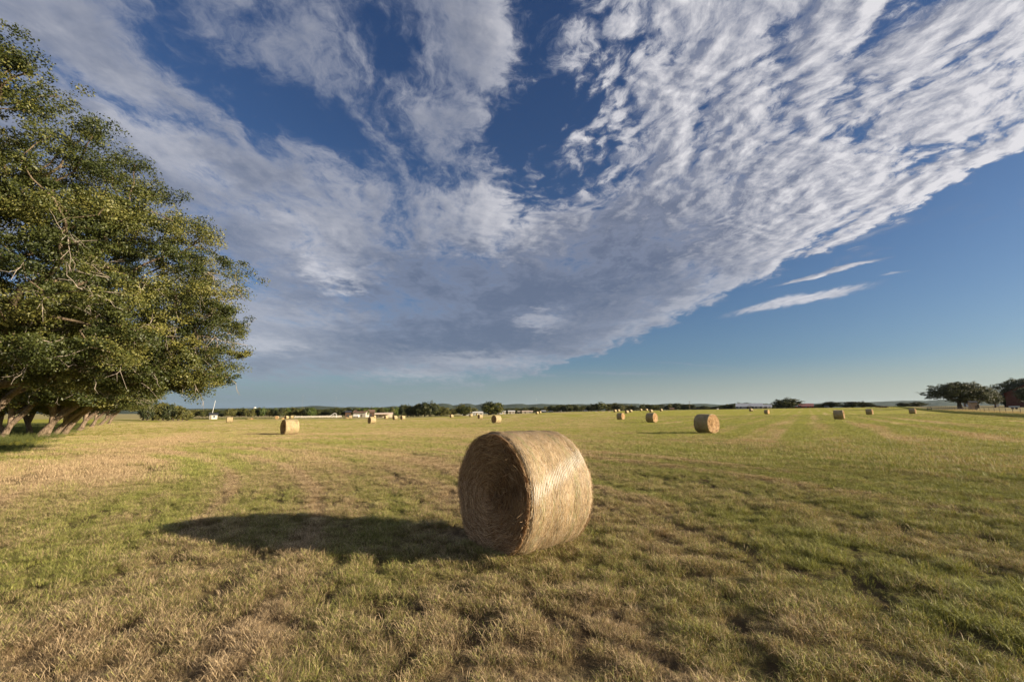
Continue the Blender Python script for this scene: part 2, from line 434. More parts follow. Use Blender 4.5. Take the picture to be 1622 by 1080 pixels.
# distant hills: real ridges kilometres away
def build_hills():
    m_, t, out = mat('wooded_hillside')
    pos = t.new('ShaderNodeNewGeometry').outputs['Position']
    n = t.noise(pos, .02, 6, .65); c = t.mix(t.rng(n, .35, .65), (.022, .035, .02), (.07, .08, .045))
    principled(t, out, c, .95, .05, bump(t, n, 12.))
    prof1 = [(-900, 650), (200, 648), (430, 646), (470, 644.5), (500, 642.5), (520, 643.5), (545, 645.2), (560, 644.2), (600, 645.5), (625, 643), (650, 645.5), (684, 641.2),
             (700, 638.6), (713, 640), (717, 642), (728, 640.5), (738, 639), (745, 639.2), (752, 641.5), (768, 638.8), (780, 639.5), (800, 641.2), (812, 639.6), (828, 639.4), (835, 641), (855, 639.4),
             (875, 640), (900, 640.5), (918, 639.8), (940, 640), (975, 638.6), (1010, 639.4), (1030, 641), (1062, 638.6), (1085, 640), (1118, 639), (1140, 641), (1165, 640.6), (1200, 642), (1290, 639),
             (1335, 636.3), (1370, 637), (1395, 636), (1430, 634.4), (1470, 634.6), (1490, 632.8), (1530, 633), (1600, 632), (1700, 633), (1900, 630), (2500, 636)]
    px = np.array([p[0] for p in prof1], float); py = np.array([p[1] for p in prof1], float)
    U = np.arange(-900, 2500, 3.)
    top = np.interp(U, px, py)
    rows = []
    for k_, (Yd, fr) in enumerate([(3600, 0), (4200, .25), (4800, .55), (5400, .85), (5800, 1), (6400, .8), (8200, 0)]):
        xs = (U - 811) / F_PX * Yd * CP / CP
        zt = np.array([pt(u, q, 5800)[1] for u, q in zip(U, top)])
        xs = np.array([pt(u, 645, Yd)[0] for u in U])
        z = zt * fr + (fbm(xs / 420, U * 0 + Yd / 900, 60, 4) - .5) * 46 * (1 - abs(2 * fr - 1)) * .9
        z = z + (fbm(xs / 60, U * 0 + k_, 66, 3) - .5) * 5 * (fr > 0)
        if fr == 0: z = z * 0 - 8
        rows.append(np.stack([xs, np.full_like(xs, Yd), z], 1))
    V = np.concatenate(rows); n = len(U)
    i = np.arange(len(rows) - 1)[:, None] * n; j = np.arange(n - 1)[None]
    Q = np.stack([i + j, i + j + 1, i + n + j + 1, i + n + j], -1).reshape(-1, 4)
    tag(link('hills', mesh_np('hills', V, Q, True), m_), kind='structure')
build_hills()

# ================================================================== grass
RNG = np.random.default_rng(7)
def blades(n, spread, h0, h1, width, lean, seed, flat=0., seg=2):
    """n bent tapering blades as one mesh"""
    g = np.random.default_rng(seed); V = []; F3 = []; F4 = []; rn = []; hg = []
    for i in range(n):
        a = g.uniform(0, 2 * np.pi); r = spread * math.sqrt(g.uniform()) ; bx, by = r * math.cos(a), r * math.sin(a)
        L = g.uniform(h0, h1); d = g.uniform(0, 2 * np.pi)
        if g.uniform() < .6: d = a + g.normal(0, .8)
        ln = abs(g.normal(lean, .25)); w = width * g.uniform(.6, 1.3)
        if g.uniform() < flat: ln = g.uniform(1.25, 1.5); L *= 1.5
        fx, fy = math.cos(d), math.sin(d); q = g.uniform(0, 2 * np.pi); sx, sy = math.cos(q) * w / 2, math.sin(q) * w / 2
        p = np.array([bx, by, -.015 if ln < 1.2 else g.uniform(.01, .05)]); b0 = len(V); v = g.uniform()
        ang = ln * .45
        for k_ in range(seg + 1):
            f = k_ / seg; ww = 1 - .35 * f if k_ < seg else 0
            if k_ < seg:
                V += [(p[0] - sx * ww, p[1] - sy * ww, p[2]), (p[0] + sx * ww, p[1] + sy * ww, p[2])]; rn += [v, v]; hg += [f, f]
            else: V.append(tuple(p)); rn.append(v); hg.append(1.)
            st = L / seg; p = p + st * np.array([math.sin(ang) * fx, math.sin(ang) * fy, math.cos(ang)]); ang = min(ang + ln * .75, 1.7 if ln < 1.2 else 1.52)
        for k_ in range(seg - 1): F4.append((b0 + 2 * k_, b0 + 2 * k_ + 1, b0 + 2 * k_ + 3, b0 + 2 * k_ + 2))
        e = b0 + 2 * (seg - 1); F3.append((e, e + 1, e + 2))
    return mesh_np('tuft', V, [np.array(F4).reshape(-1, 4), np.array(F3)], False, dict(rnd=rn, hgt=hg))
def tuft_collection(name, specs, material):
    c = bpy.data.collections.new(name)
    for i, sp in enumerate(specs):
        me = blades(*sp[:6], seed=100 + i, flat=sp[6], seg=sp[7]); me.materials.append(material)
        o = bpy.data.objects.new('%s_%02d' % (name, i), me); c.objects.link(o)
    return c
def scatter(name, coll, P, rot, scl, idx, dry, kind='stuff', tilt=None):
    """a point mesh whose geometry nodes put one tuft on every point"""
    me = bpy.data.meshes.new(name); me.vertices.add(len(P)); me.vertices.foreach_set('co', np.asarray(P, np.float32).ravel())
    for k_, a in (('rz', rot), ('sc', scl), ('dry', dry)):
        x_ = me.attributes.new(k_, 'FLOAT', 'POINT'); x_.data.foreach_set('value', np.asarray(a, np.float32))
    x_ = me.attributes.new('ix', 'INT', 'POINT'); x_.data.foreach_set('value', np.asarray(idx, np.int32))
    o = link(name, me)
    g = bpy.data.node_groups.new(name + '_nodes', 'GeometryNodeTree')
    g.interface.new_socket('Geometry', in_out='INPUT', socket_type='NodeSocketGeometry')
    g.interface.new_socket('Geometry', in_out='OUTPUT', socket_type='NodeSocketGeometry')
    n, l = g.nodes, g.links
    gi, go = n.new('NodeGroupInput'), n.new('NodeGroupOutput')
    ip = n.new('GeometryNodeInstanceOnPoints'); ci = n.new('GeometryNodeCollectionInfo')
    ci.inputs['Collection'].default_value = coll; ci.inputs['Separate Children'].default_value = True; ci.inputs['Reset Children'].default_value = True
    def na(nm, dt='FLOAT'):
        q = n.new('GeometryNodeInputNamedAttribute'); q.data_type = dt; q.inputs[0].default_value = nm; return q.outputs[0]
    m2p = n.new('GeometryNodeMeshToPoints')
    l.new(gi.outputs[0], m2p.inputs[0]); l.new(m2p.outputs[0], ip.inputs['Points'])
    l.new(ci.outputs[0], ip.inputs['Instance']); ip.inputs['Pick Instance'].default_value = True
    l.new(na('ix', 'INT'), ip.inputs['Instance Index'])
    cx = n.new('ShaderNodeCombineXYZ'); l.new(na('rz'), cx.inputs[2])
    e2r = n.new('FunctionNodeEulerToRotation'); l.new(cx.outputs[0], e2r.inputs[0]); l.new(e2r.outputs[0], ip.inputs['Rotation'])
    cs = n.new('ShaderNodeCombineXYZ'); s_ = na('sc')
    for q in range(3): l.new(s_, cs.inputs[q])
    l.new(cs.outputs[0], ip.inputs['Scale']); l.new(ip.outputs[0], go.inputs[0])
    md = o.modifiers.new('scatter', 'NODES'); md.node_group = g
    return tag(o, kind=kind)

# tufts: (blades, spread, min length, max length, width, lean, share lying flat, segments)
near_specs = [(64, .07, .035, .085, .0026, .40, .12, 2), (70, .08, .03, .07, .0028, .6, .25, 2), (52, .06, .04, .11, .0026, .40, .10, 3),
              (56, .10, .035, .09, .0030, .95, .5, 2), (46, .12, .04, .12, .0028, 1.0, .7, 2), (60, .07, .035, .08, .0026, .5, .2, 2), (30, .05, .08, .17, .0024, .45, .1, 3)]
far_specs = [(40, .22, .07, .15, .009, .5, .15, 1), (44, .26, .06, .13, .010, .7, .3, 1), (36, .2, .08, .18, .009, .6, .1, 1)]
C_NEAR = tuft_collection('grass_tuft', near_specs, M_GRASS); C_FAR = tuft_collection('grass_clump', far_specs, M_GRASS)

def ring(r0, r1, dens, a0, a1):
    n = int(.5 * (a1 - a0) * (r1 ** 2 - r0 ** 2) * dens)
    r = np.sqrt(RNG.uniform(r0 ** 2, r1 ** 2, n)); a = RNG.uniform(a0, a1, n)
    return r * np.sin(a), r * np.cos(a)
BALE0 = (.138, 5.73)
def scatter_rings(name, coll, rings, nspec, s0, s1, z0=0., gaps=.9):
    X = []; Y = []; S = []
    for r0, r1, d, a, sc in rings:
        x, y = ring(r0, r1, d, -a, a); X.append(x); Y.append(y); S.append(np.full(len(x), sc))
    x, y, s = map(np.concatenate, (X, Y, S))
    dry, gap = field(x, y)
    keep = RNG.uniform(size=len(x)) > gap * gaps
    keep &= verge(x, y) < RNG.normal(.3, .4, len(x))
    fl = (x - 73.5) * math.cos(R(40.5)) - (y - 60) * math.sin(R(40.5))
    keep &= (fl < 0) | (y < 20)
    x, y, s, dry = x[keep], y[keep], s[keep], dry[keep]
    clump = fbm(x / .28, y / .28, 77, 2); big = fbm(x / 1.3, y / 1.3, 78, 2)
    hol = fbm(x / .16, y / .16, 79, 2); s = s * RNG.uniform(s0, s1, len(x)) * (.34 + .95 * clump + .4 * (big - .5)) * np.where(np.hypot(x, y) < 12, .35 + .95 * sst(.32, .58, hol), 1.)
    if nspec > 4: s = np.clip(s * .86, 0, .98)
    z = H(x, y) + (fbm(x / .5, y / .5, 3, 3) - .5) * .05 * sst(40, 12, np.hypot(x, y)) + z0
    idx = RNG.integers(0, nspec, len(x))
    dryt = dry + RNG.normal(0, .10, len(x))
    if nspec > 4:
        idx = np.where((dryt > .6) & (RNG.uniform(size=len(x)) < .55), RNG.integers(3, 5, len(x)), idx)
        idx = np.where((idx == 6) & (RNG.uniform(size=len(x)) < .6), 0, idx)
    o = scatter(name, coll, np.stack([x, y, z], 1), RNG.uniform(0, 6.283, len(x)), s, idx, dryt)
    return o
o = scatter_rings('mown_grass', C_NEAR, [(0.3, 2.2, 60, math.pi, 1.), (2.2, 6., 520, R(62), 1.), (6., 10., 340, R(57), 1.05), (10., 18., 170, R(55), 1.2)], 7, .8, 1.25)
tag(o, 'short mown hay grass, green and straw coloured, around the front bale', 'grass')
o = scatter_rings('field_grass', C_FAR, [(15., 28., 36, R(54), .85), (28., 60., 11, R(54), .95), (60., 150., 2.2, R(54), 1.2)], 3, .7, 1.3)
tag(o, 'mown grass stretching over the middle of the field', 'grass')

# ================================================================== hay bales
def straw_ramp(t, v, dark=False):
    if dark: return t.ramp(v, [(0, (0.084, 0.042, 0.017)), (.5, (0.319, 0.193, 0.092)), (1, (0.538, 0.378, 0.210))])
    return t.ramp(v, [(0, (.13, .08, .038)), (.5, (.31, .215, .115)), (1, (.50, .38, .23))])
def wrap_mat():
    m_, t, out = mat('net_wrapped_straw')
    oc = t.new('ShaderNodeTexCoord').outputs['Object']; x, y, z = t.sep(oc)
    n1 = t.noise(t.xyz(t.mul(x, 1.), t.mul(y, .25), t.mul(z, .25)), 85, 3, .7)
    band = t.noise(t.xyz(x, 0., 0.), 7., 3, .6); n3 = t.noise(oc, 3.0, 3, .6)
    ring = t.m('SINE', t.mul(x, 2 * math.pi / .026))
    ang = t.m('ARCTAN2', z, y)
    c = straw_ramp(t, t.rng(t.add(n1, t.mul(t.sub(n3, .5), .5)), .25, .75))
    c = t.mix(t.mul(t.rng(band, .46, .60), .7), c, (.25, .27, .10))
    # the pale band where the net overlaps
    c = t.mix(t.rng(t.m('SINE', t.add(t.mul(x, 2 * math.pi / .026), t.mul(n1, 3.))), .72, 1., 0., .40), c, (.50, .47, .37))
    h = t.add(t.mul(n1, 1.), t.mul(ring, .12), t.mul(t.noise(oc, 22, 3, .6), .8))
    principled(t, out, c, .72, .3, bump(t, h, .014, .9))
    return m_
def face_mat():
    m_, t, out = mat('rolled_straw_end')
    oc = t.new('ShaderNodeTexCoord').outputs['Object']; x, y, z = t.sep(oc)
    r = t.m('SQRT', t.add(t.mul(y, y), t.mul(z, z))); a = t.m('ARCTAN2', z, y)
    n1 = t.noise(t.xyz(t.mul(r, 60.), t.mul(a, 2.2), 0.), 1., 4, .6); n2 = t.noise(oc, 5., 3, .6)
    v = t.rng(t.add(n1, t.mul(t.sub(n2, .5), .8)), .25, .75)
    c = straw_ramp(t, v, True)
    c = t.mix(t.rng(r, .70, .748, 0., .55), c, (.22, .22, .08))
    principled(t, out, c, .9, .1, bump(t, t.add(n1, t.mul(t.noise(oc, 40, 3, .6), .6)), .03, 1.))
    return m_
def strand_mat(name, lo, hi):
    m_, t, out = mat(name); v = attr(t, 'rnd')
    principled(t, out, t.mix(v, lo, hi), .6, .3); return m_
M_WRAP, M_FACE = wrap_mat(), face_mat()
M_ST_F = strand_mat('loose_face_straw', (0.168, 0.084, 0.034), (0.756, 0.538, 0.311)); M_ST_W = strand_mat('straw_under_net', (.13, .08, .035), (.54, .40, .235))
M_ST_N = strand_mat('white_net_threads', (.42, .40, .34), (.68, .66, .58))

def ribbons(P0, P1, Nn, w, rnd):
    """straight thin ribbons from P0 to P1 lying against normal Nn"""
    d = P1 - P0; s = np.cross(d, Nn); s /= np.linalg.norm(s, axis=1, keepdims=True) + 1e-9; s = s * (w[:, None] / 2)
    m_ = (P0 + P1) / 2 + Nn * (w[:, None] * .8)
    V = np.stack([P0 - s, P0 + s, m_ + s, m_ - s, P1 + s * .6, P1 - s * .6], 1).reshape(-1, 3)
    b = (np.arange(len(P0)) * 6)[:, None]
    F = np.concatenate([b + [[0, 1, 2, 3]], b + [[3, 2, 4, 5]]])
    return V, F, np.repeat(rnd, 6)
def arcs(r, a, da, tilt, off, side, w, rnd, x0, g, wob=.02):
    """curved strands on the end face: radius r, start angle a, angular length da"""
    k_ = 5; tt = np.linspace(0, 1, k_)[None]
    A = a[:, None] + da[:, None] * tt; Rr = r[:, None] + tilt[:, None] * tt + wob * np.sin(tt * 3 + a[:, None] * 7)
    Rr = np.clip(Rr, .005, None)
    X = x0 + side * (off[:, None] * (1 - (2 * tt - 1) ** 2) + .004)
    y, z = Rr * np.cos(A), Rr * np.sin(A)
    yr, zr = (Rr + w[:, None]) * np.cos(A), (Rr + w[:, None]) * np.sin(A)
    V = np.stack([np.stack([X, y, z], -1), np.stack([X + side * w[:, None] * .5, yr, zr], -1)], 2).reshape(len(r), -1, 3)
    b = (np.arange(len(r)) * 2 * k_)[:, None]; F = []
    for q in range(k_ - 1): F.append(b + [[2 * q, 2 * q + 1, 2 * q + 3, 2 * q + 2]])
    return V.reshape(-1, 3), np.concatenate(F), np.repeat(rnd, 2 * k_)

def bale_meshes(R0, L, seed, detail, seam=False, sag=.03):
    """axis along x, centre at the origin; returns dict part -> [(mesh, material)]"""
    g = np.random.default_rng(seed); nA = 128 if detail > 1 else 48; nX = 48 if detail > 1 else 14
    def rad(a, x):
        r = R0 * (1 + .010 * np.sin(2 * a + seed) + .006 * np.sin(3 * a + 2 * seed)) + (fbm(a * 3 + 9, x * 6 + 5, seed, 3) - .5) * .05
        flat = np.clip(-np.sin(a) - .80, 0, 1); r = r * (1 - flat * .34) + .012 * np.abs(np.cos(a)) + .006 * np.clip(np.sin(a), 0, 1)
        e = np.clip((np.abs(x) - (L / 2 - .07)) / .07, 0, 1); r = r - .045 * (1 - np.sqrt(np.clip(1 - e ** 2, 0, 1)))
        if seam: r = r - .06 * np.exp(-((x - .02) / .03) ** 2)
        return r
    xs = np.sin(np.linspace(-np.pi / 2, np.pi / 2, nX)) * L / 2; A = np.linspace(0, 2 * np.pi, nA, endpoint=False)
    XX, AA = np.meshgrid(xs, A, indexing='ij'); RR = rad(AA, XX)
    V = np.stack([XX, RR * np.cos(AA), RR * np.sin(AA)], -1).reshape(-1, 3)
    i = np.arange(nX - 1)[:, None] * nA; j = np.arange(nA)[None]; jn = (j + 1) % nA
    Q = np.stack([i + j, i + jn, i + nA + jn, i + nA + j], -1).reshape(-1, 4)
    parts = {'net_wrap': [(V, Q, None, M_WRAP)], 'straw_end': [], 'straw_end2': []}
    for side, key in ((-1, 'straw_end'), (1, 'straw_end2')):
        nR = 40 if detail > 1 else 8; rr = np.linspace(0, 1, nR)[1:]
        re = rad(A, np.full(nA, L / 2 * .999))
        YY = rr[:, None] * re[None]; XE = side * (L / 2 + .035 * np.sqrt(1 - rr[:, None] ** 2) + (fbm(A[None] * 2.2 + 3, rr[:, None] * 11, seed + side, 4) - .5) * .065 * (rr[:, None] < .99))
        V = np.stack([XE + 0 * YY, YY * np.cos(A)[None], YY * np.sin(A)[None]], -1).reshape(-1, 3)
        V = np.vstack([V, [[side * (L / 2 + .02), 0, 0]]]); c = len(V) - 1
        i = np.arange(nR - 2)[:, None] * nA
        Q = np.stack([i + j, i + jn, i + nA + jn, i + nA + j], -1).reshape(-1, 4); T = np.array([[c, (k_ + 1) % nA, k_] for k_ in range(nA)])
        parts[key].append((V, [Q, T], None, M_FACE))
        n = [0, 900, 9000][detail]
        if n:
            r = R0 * .97 * np.sqrt(g.uniform(0, 1, n)); a = g.uniform(0, 6.283, n)
            ln = g.uniform(.06, .26, n); da = ln / np.maximum(r, .05) * np.where(g.uniform(size=n) < .8, 1, -1); da = np.clip(da, -3, 3)
            wild = g.uniform(size=n) < .30
            tl = np.where(wild, g.normal(0, .12, n), g.normal(0, .03, n)); da = np.where(wild, da * .45, da); off = np.abs(g.normal(.010, .018, n))
            rbase = g.uniform(.0012, .0030, n) * (1 if detail > 1 else 2.2)
            dome = .035 * np.sqrt(np.clip(1 - (r / R0) ** 2, 0, 1))
            Va, Fa, ra = arcs(r, a, da, tl, off, side, rbase, g.uniform(size=n) ** 1.6, side * L / 2, g)
            Va[:, 0] += side * np.repeat(dome + g.uniform(-.006, .012, n), 10)
            # keep strands inside the rim
            q = np.hypot(Va[:, 1], Va[:, 2]); lim = R0 * .985; f_ = np.where(q > lim, lim / q, 1); Va[:, 1] *= f_; Va[:, 2] *= f_
            parts[key].append((Va, Fa, ra, M_ST_F))
            # stray bits poking out
            n = n // 6; r = R0 * .9 * np.sqrt(g.uniform(0, 1, n)); a = g.uniform(0, 6.283, n)
            P0 = np.stack([np.full(n, side * (L / 2 + .02)), r * np.cos(a), r * np.sin(a)], 1)
            D = np.stack([side * np.abs(g.normal(.4, .3, n)), g.normal(0, 1, n), g.normal(-.3, 1, n)], 1); D /= np.linalg.norm(D, axis=1, keepdims=True)
            Nn = np.cross(D, g.normal(size=(n, 3))); Nn /= np.linalg.norm(Nn, axis=1, keepdims=True)
            P1 = P0 + D * g.uniform(.04, .15, n)[:, None]; q = np.hypot(P1[:, 1], P1[:, 2]); P1[:, 1:] *= np.where(q > R0 * .96, R0 * .96 / q, 1)[:, None]
            Vb, Fb, rb = ribbons(P0, P1, Nn, g.uniform(.0015, .003, n), g.uniform(.3, 1, n))
            parts[key].append((Vb, Fb, rb, M_ST_F))
    if detail:
        n = [0, 1500, 26000][detail]
        x = g.uniform(-L / 2 + .02, L / 2 - .02, n); a = g.uniform(0, 6.283, n); r = rad(a, x) + .002
        ln = g.uniform(.03, .11, n); th = g.normal(0, .30, n)           # mostly wound round the bale
        da = ln * np.cos(th) / r; dx = ln * np.sin(th); x1 = np.clip(x + dx, -L / 2 + .01, L / 2 - .01); r1 = rad(a + da, x1) + .002
        P0 = np.stack([x, r * np.cos(a), r * np.sin(a)], 1); P1 = np.stack([x1, r1 * np.cos(a + da), r1 * np.sin(a + da)], 1)
        am = a + da / 2; Nn = np.stack([0 * x, np.cos(am), np.sin(am)], 1)
        lift = (ln / r) ** 2 * r / 8; P0 += Nn * .001; P1 += Nn * .001
        Vw, Fw, rw = ribbons(P0, P1, Nn, g.uniform(.0014, .0032, n) * (1 if detail > 1 else 2.5), np.clip(g.normal(.45, .28, n), 0, 1))
        parts['net_wrap'].append((Vw, Fw, rw, M_ST_W))
    if detail > 1:
        # stalks sticking out along both rims and from the wrap
        n = 2200; sd = np.where(g.uniform(size=n) < .5, -1., 1.); x = sd * (L / 2 - np.abs(g.normal(0, .02, n))); far_ = g.uniform(size=n) < .30
        x = np.where(far_, g.uniform(-L / 2, L / 2, n), x); a = g.uniform(0, 6.283, n); r = rad(a, x) - .004
        P0 = np.stack([x, r * np.cos(a), r * np.sin(a)], 1); Rn = np.stack([0 * x, np.cos(a), np.sin(a)], 1); Tn = np.stack([0 * x, -np.sin(a), np.cos(a)], 1)
        D = Rn * np.abs(g.normal(.22, .22, n))[:, None] + Tn * g.normal(0, 1, n)[:, None] + np.array([1., 0, 0]) * (sd * np.abs(g.normal(.35, .3, n)))[:, None]
        D /= np.linalg.norm(D, axis=1, keepdims=True); P1 = P0 + D * np.where(far_, g.uniform(.01, .03, n), g.uniform(.015, .06, n))[:, None]
        Vw, Fw, rw = ribbons(P0, P1, Rn, g.uniform(.0014, .003, n), g.uniform(size=n)); parts['net_wrap'].append((Vw, Fw, rw, M_ST_W))
        # net threads: fine near-circumferential lines, brighter where the loose end lies
        n = 6500; x = g.uniform(-L / 2 + .01, L / 2 - .01, n); x = np.round(x / .026) * .026 + g.normal(0, .0008, n)
        a0 = .30 + (x / L) * .30
        a = np.where(g.uniform(size=n) < .55, -(math.pi - (a0 + g.normal(0, .05, n))) + math.pi * 2 - math.pi, g.uniform(0, 6.283, n))
        a = np.where(np.arange(n) < 3500, NET_A - x * .55 + g.normal(0, .055, n), g.uniform(0, 6.283, n))
        r = rad(a, x) + .0045; da = g.uniform(.02, .07, n) / r; x1 = x + g.normal(0, .003, n); r1 = rad(a + da, x1) + .0045
        P0 = np.stack([x, r * np.cos(a), r * np.sin(a)], 1); P1 = np.stack([x1, r1 * np.cos(a + da), r1 * np.sin(a + da)], 1)
        am = a + da / 2; Nn = np.stack([0 * x, np.cos(am), np.sin(am)], 1)
        Vw, Fw, rw = ribbons(P0, P1, Nn, np.full(n, .0011), g.uniform(size=n))
        parts['net_wrap'].append((Vw, Fw, rw, M_ST_N))
    # join the pieces of each part into one mesh with material slots
    res = []
    for key, ls in parts.items():
        Vs, Fs3, Fs4, rn, mi3, mi4, off, mats = [], [], [], [], [], [], 0, []
        for (V, F, rd, mt) in ls:
            if mt not in mats: mats.append(mt)
            for f in (F if isinstance(F, list) else [F]):
                (Fs3 if f.shape[1] == 3 else Fs4).append(f + off); (mi3 if f.shape[1] == 3 else mi4).append(np.full(len(f), mats.index(mt)))
            Vs.append(V); rn.append(rd if rd is not None else np.zeros(len(V))); off += len(V)
        FF = [np.concatenate(Fs4)] + ([np.concatenate(Fs3)] if Fs3 else [])
        me = mesh_np(key.rstrip('2'), np.concatenate(Vs), FF, True, dict(rnd=np.concatenate(rn)))
        for mt in mats: me.materials.append(mt)
        me.polygons.foreach_set('material_index', np.concatenate(mi4 + mi3).astype(np.int32))
        res.append((key.rstrip('2'), me))
    return res
NET_A = math.pi - .42          # where the loose end of the net lies on the near side

def new_bale(meshes, R0):
    root = empty('hay_bale', (0, 0, 0)); root['R'] = R0
    for nm, me in meshes:
        o = link(nm, me, parent=root); o.location = (0, 0, R0 * .985)
    return root
def copy_tree(o, parent=None):
    c = o.copy(); COL.objects.link(c); c.parent = parent
    for ch in o.children: copy_tree(ch, c)
    return c
G_BALE = 'round hay bales left on the mown field'
R_MAIN = .752
main = new_bale(bale_meshes(R_MAIN, 1.0, 3, 2), R_MAIN)
main.location = (BALE0[0], BALE0[1], Hs(*BALE0) - .045); main.rotation_euler[2] = R(39)
tag(main, 'large net-wrapped round hay bale in the foreground, its dark straw end facing left', 'hay bale', G_BALE); del main['R']
protoA = new_bale(bale_meshes(.75, 1.22, 5, 1), .75); protoB = new_bale(bale_meshes(.75, 1.22, 8, 1, seam=True), .75)
protoC = new_bale(bale_meshes(.75, 1.22, 11, 0), .75)
# (photo x, photo height in px, axis angle, prototype, label)
BALES = [
 (461, 24.0, 20, 'B', 'seamed hay bale, the largest in the left half of the field behind the front one'),
 (1118, 31.0, -38, 'A', 'large hay bale right of the front bale, with dark wrap and a sunlit round end'),
 (364.8, 9.3, 4, 'B', 'small hay bale standing just right of the white shed on the left'),
 (439.4, 5.4, 80, 'C', 'tiny sunlit hay bale seen end-on, left of a pair behind the seamed bale'),
 (454.5, 5.2, 40, 'C', 'tiny hay bale with shaded left end, middle of three beyond the seamed bale'),
 (463, 4.8, 2, 'C', 'tiny hay bale seen from the side directly above the right part of the seamed bale'),
 (555.5, 5.2, 3, 'C', 'tiny hay bale in front of the brown-roofed house'),
 (589.7, 11.0, 27, 'A', 'medium hay bale standing in front of the brown barn'),
 (593.5, 4.2, 30, 'C', 'tiny hay bale just above the medium bale before the brown barn'),
 (612, 5.6, 34, 'C', 'small hay bale under the long pale shed roof, first of a row of three'),
 (626, 6.5, 30, 'C', 'small hay bale right of the long pale shed, second of a row of three'),
 (638.3, 6.6, 30, 'C', 'small hay bale rightmost of the row of three beside the long pale shed'),
 (715.5, 5.2, 30, 'C', 'small hay bale in front of the yellow-green tree, left of the round-crowned tree'),
 (746, 4.9, 30, 'C', 'small hay bale just below the round-crowned tree'),
 (755.5, 3.2, 36, 'C', 'tiny hay bale between two bigger ones below the twin-crowned tree'),
 (760.8, 6.8, 28, 'A', 'hay bale with dark left end below the left half of the twin-crowned tree'),
 (777.7, 3.0, 40, 'C', 'tiny far hay bale left of the white building, first of three'),
 (784.8, 3.0, 40, 'C', 'tiny far hay bale beside the white building, second of three'),
 (796.2, 3.0, 40, 'C', 'tiny far hay bale right of the white building, third of three'),
 (786.3, 12.8, 38, 'A', 'medium hay bale directly above and behind the left end of the front bale'),
 (850.8, 4.2, 42, 'C', "small dark-ended hay bale, left of the pair above the front bale's right end"),
 (855.4, 3.7, 42, 'C', "small dark-ended hay bale, right of the pair above the front bale's right end"),
 (974.5, 4.2, 44, 'C', 'far hay bale, left one of two behind the medium bale with sunlit right end'),
 (979.8, 4.0, 44, 'C', 'far hay bale, right one of two behind the medium bale with sunlit right end'),
 (993, 5.0, 40, 'C', 'far hay bale, nearer of the pair between two bales with sunlit right ends'),
 (999.3, 4.4, 40, 'C', 'far hay bale, farther of the pair between two bales with sunlit right ends'),
 (982.9, 10.6, -28, 'A', 'medium hay bale with dark wrap and sunlit right end, left of its larger lookalike'),
 (1015.4, 3.7, 44, 'C', 'tiny hay bale at the far field edge, left of another alike'),
 (1024.5, 3.7, 44, 'C', 'tiny hay bale at the far edge, just left of the one peeking over a bale'),
 (1031.5, 4.6, 42, 'C', 'small hay bale peeking over the medium bale with sunlit right end'),
 (1031.7, 15.4, -26, 'A', 'hay bale with sunlit right end, midway between the front bale and the large right one'),
 (1047.8, 4.1, 44, 'C', 'tiny hay bale at the far edge, nearest the utility pole on its left'),
 (1190.4, 5.0, 38, 'C', 'small hay bale in front of the long white house'),
 (1214.8, 6.9, -25, 'C', 'small hay bale before the white annex of the long house, sunlit right end'),
 (1328.6, 15.0, -7, 'B', 'dark seamed hay bale seen from the side in the right part of the field'),
 (1377.6, 9.3, -12, 'A', 'dark hay bale seen from the side, middle one of the three on the right'),
 (1446, 9.0, -11, 'A', 'dark hay bale beside the grassy fence bank on the far right'),
]
used = set()
for i, (px, hpx, ang, pr, lab) in enumerate(BALES):
    proto = dict(A=protoA, B=protoB, C=protoC)[pr]
    o = proto if pr not in used else copy_tree(proto); used.add(pr)
    Y = F_PX * 1.5 / hpx * 1.015
    x, _ = pt(px, 655, Y)
    rr_ = random.Random(i); s_ = rr_.uniform(.96, 1.03)
    o.location = (x, Y, Hs(x, Y) - .02); o.rotation_euler = (R(rr_.uniform(-2, 2)), 0, R(ang + rr_.uniform(-3, 3)) - math.atan2(x, Y)); o.scale = (s_, s_, s_)
    tag(o, lab, 'hay bale', G_BALE)
    if 'R' in o: del o['R']

# ================================================================== trees
def bark_mat(name, a, b):
    m_, t, out = mat(name); oc = t.new('ShaderNodeTexCoord').outputs['Object']; x, y, z = t.sep(oc)
    n = t.noise(t.xyz(x, y, t.mul(z, .25)), 14, 5, .65); c = t.mix(t.rng(n, .3, .7), a, b)
    principled(t, out, c, .95, .05, bump(t, n, .05, 1.)); return m_
M_BARK = bark_mat('oak_bark', (.09, .065, .045), (.27, .205, .15)); M_BARKD = bark_mat('dark_bark', (.05, .04, .03), (.14, .11, .085))
M_TWIG = bark_mat('grey_twigs', (.20, .17, .135), (.40, .34, .28))
def leaf_mat(name, lo, mid, hi, trans=.22):
    def fn(t):
        v = attr(t, 'rnd'); cl = attr(t, 'hgt')
        return t.ramp(t.add(t.mul(v, .36), t.mul(cl, .64)), [(0, lo), (.55, mid), (1, hi)])
    return leafy(name, fn, trans, .5, .35)
M_LEAF = leaf_mat('live_oak_leaves', (.016, .026, .006), (.066, .078, .017), (.22, .20, .05))
M_LEAFD = leaf_mat('dark_tree_leaves', (0.018, 0.027, 0.009), (0.042, 0.052, 0.015), (0.109, 0.109, 0.034), .15)
M_LEAFY = leaf_mat('olive_tree_leaves', (0.042, 0.050, 0.013), (0.101, 0.101, 0.025), (0.218, 0.193, 0.050), .2)
M_LEAFG = leaf_mat('fresh_green_leaves', (0.029, 0.050, 0.010), (0.076, 0.109, 0.021), (0.168, 0.210, 0.042), .2)

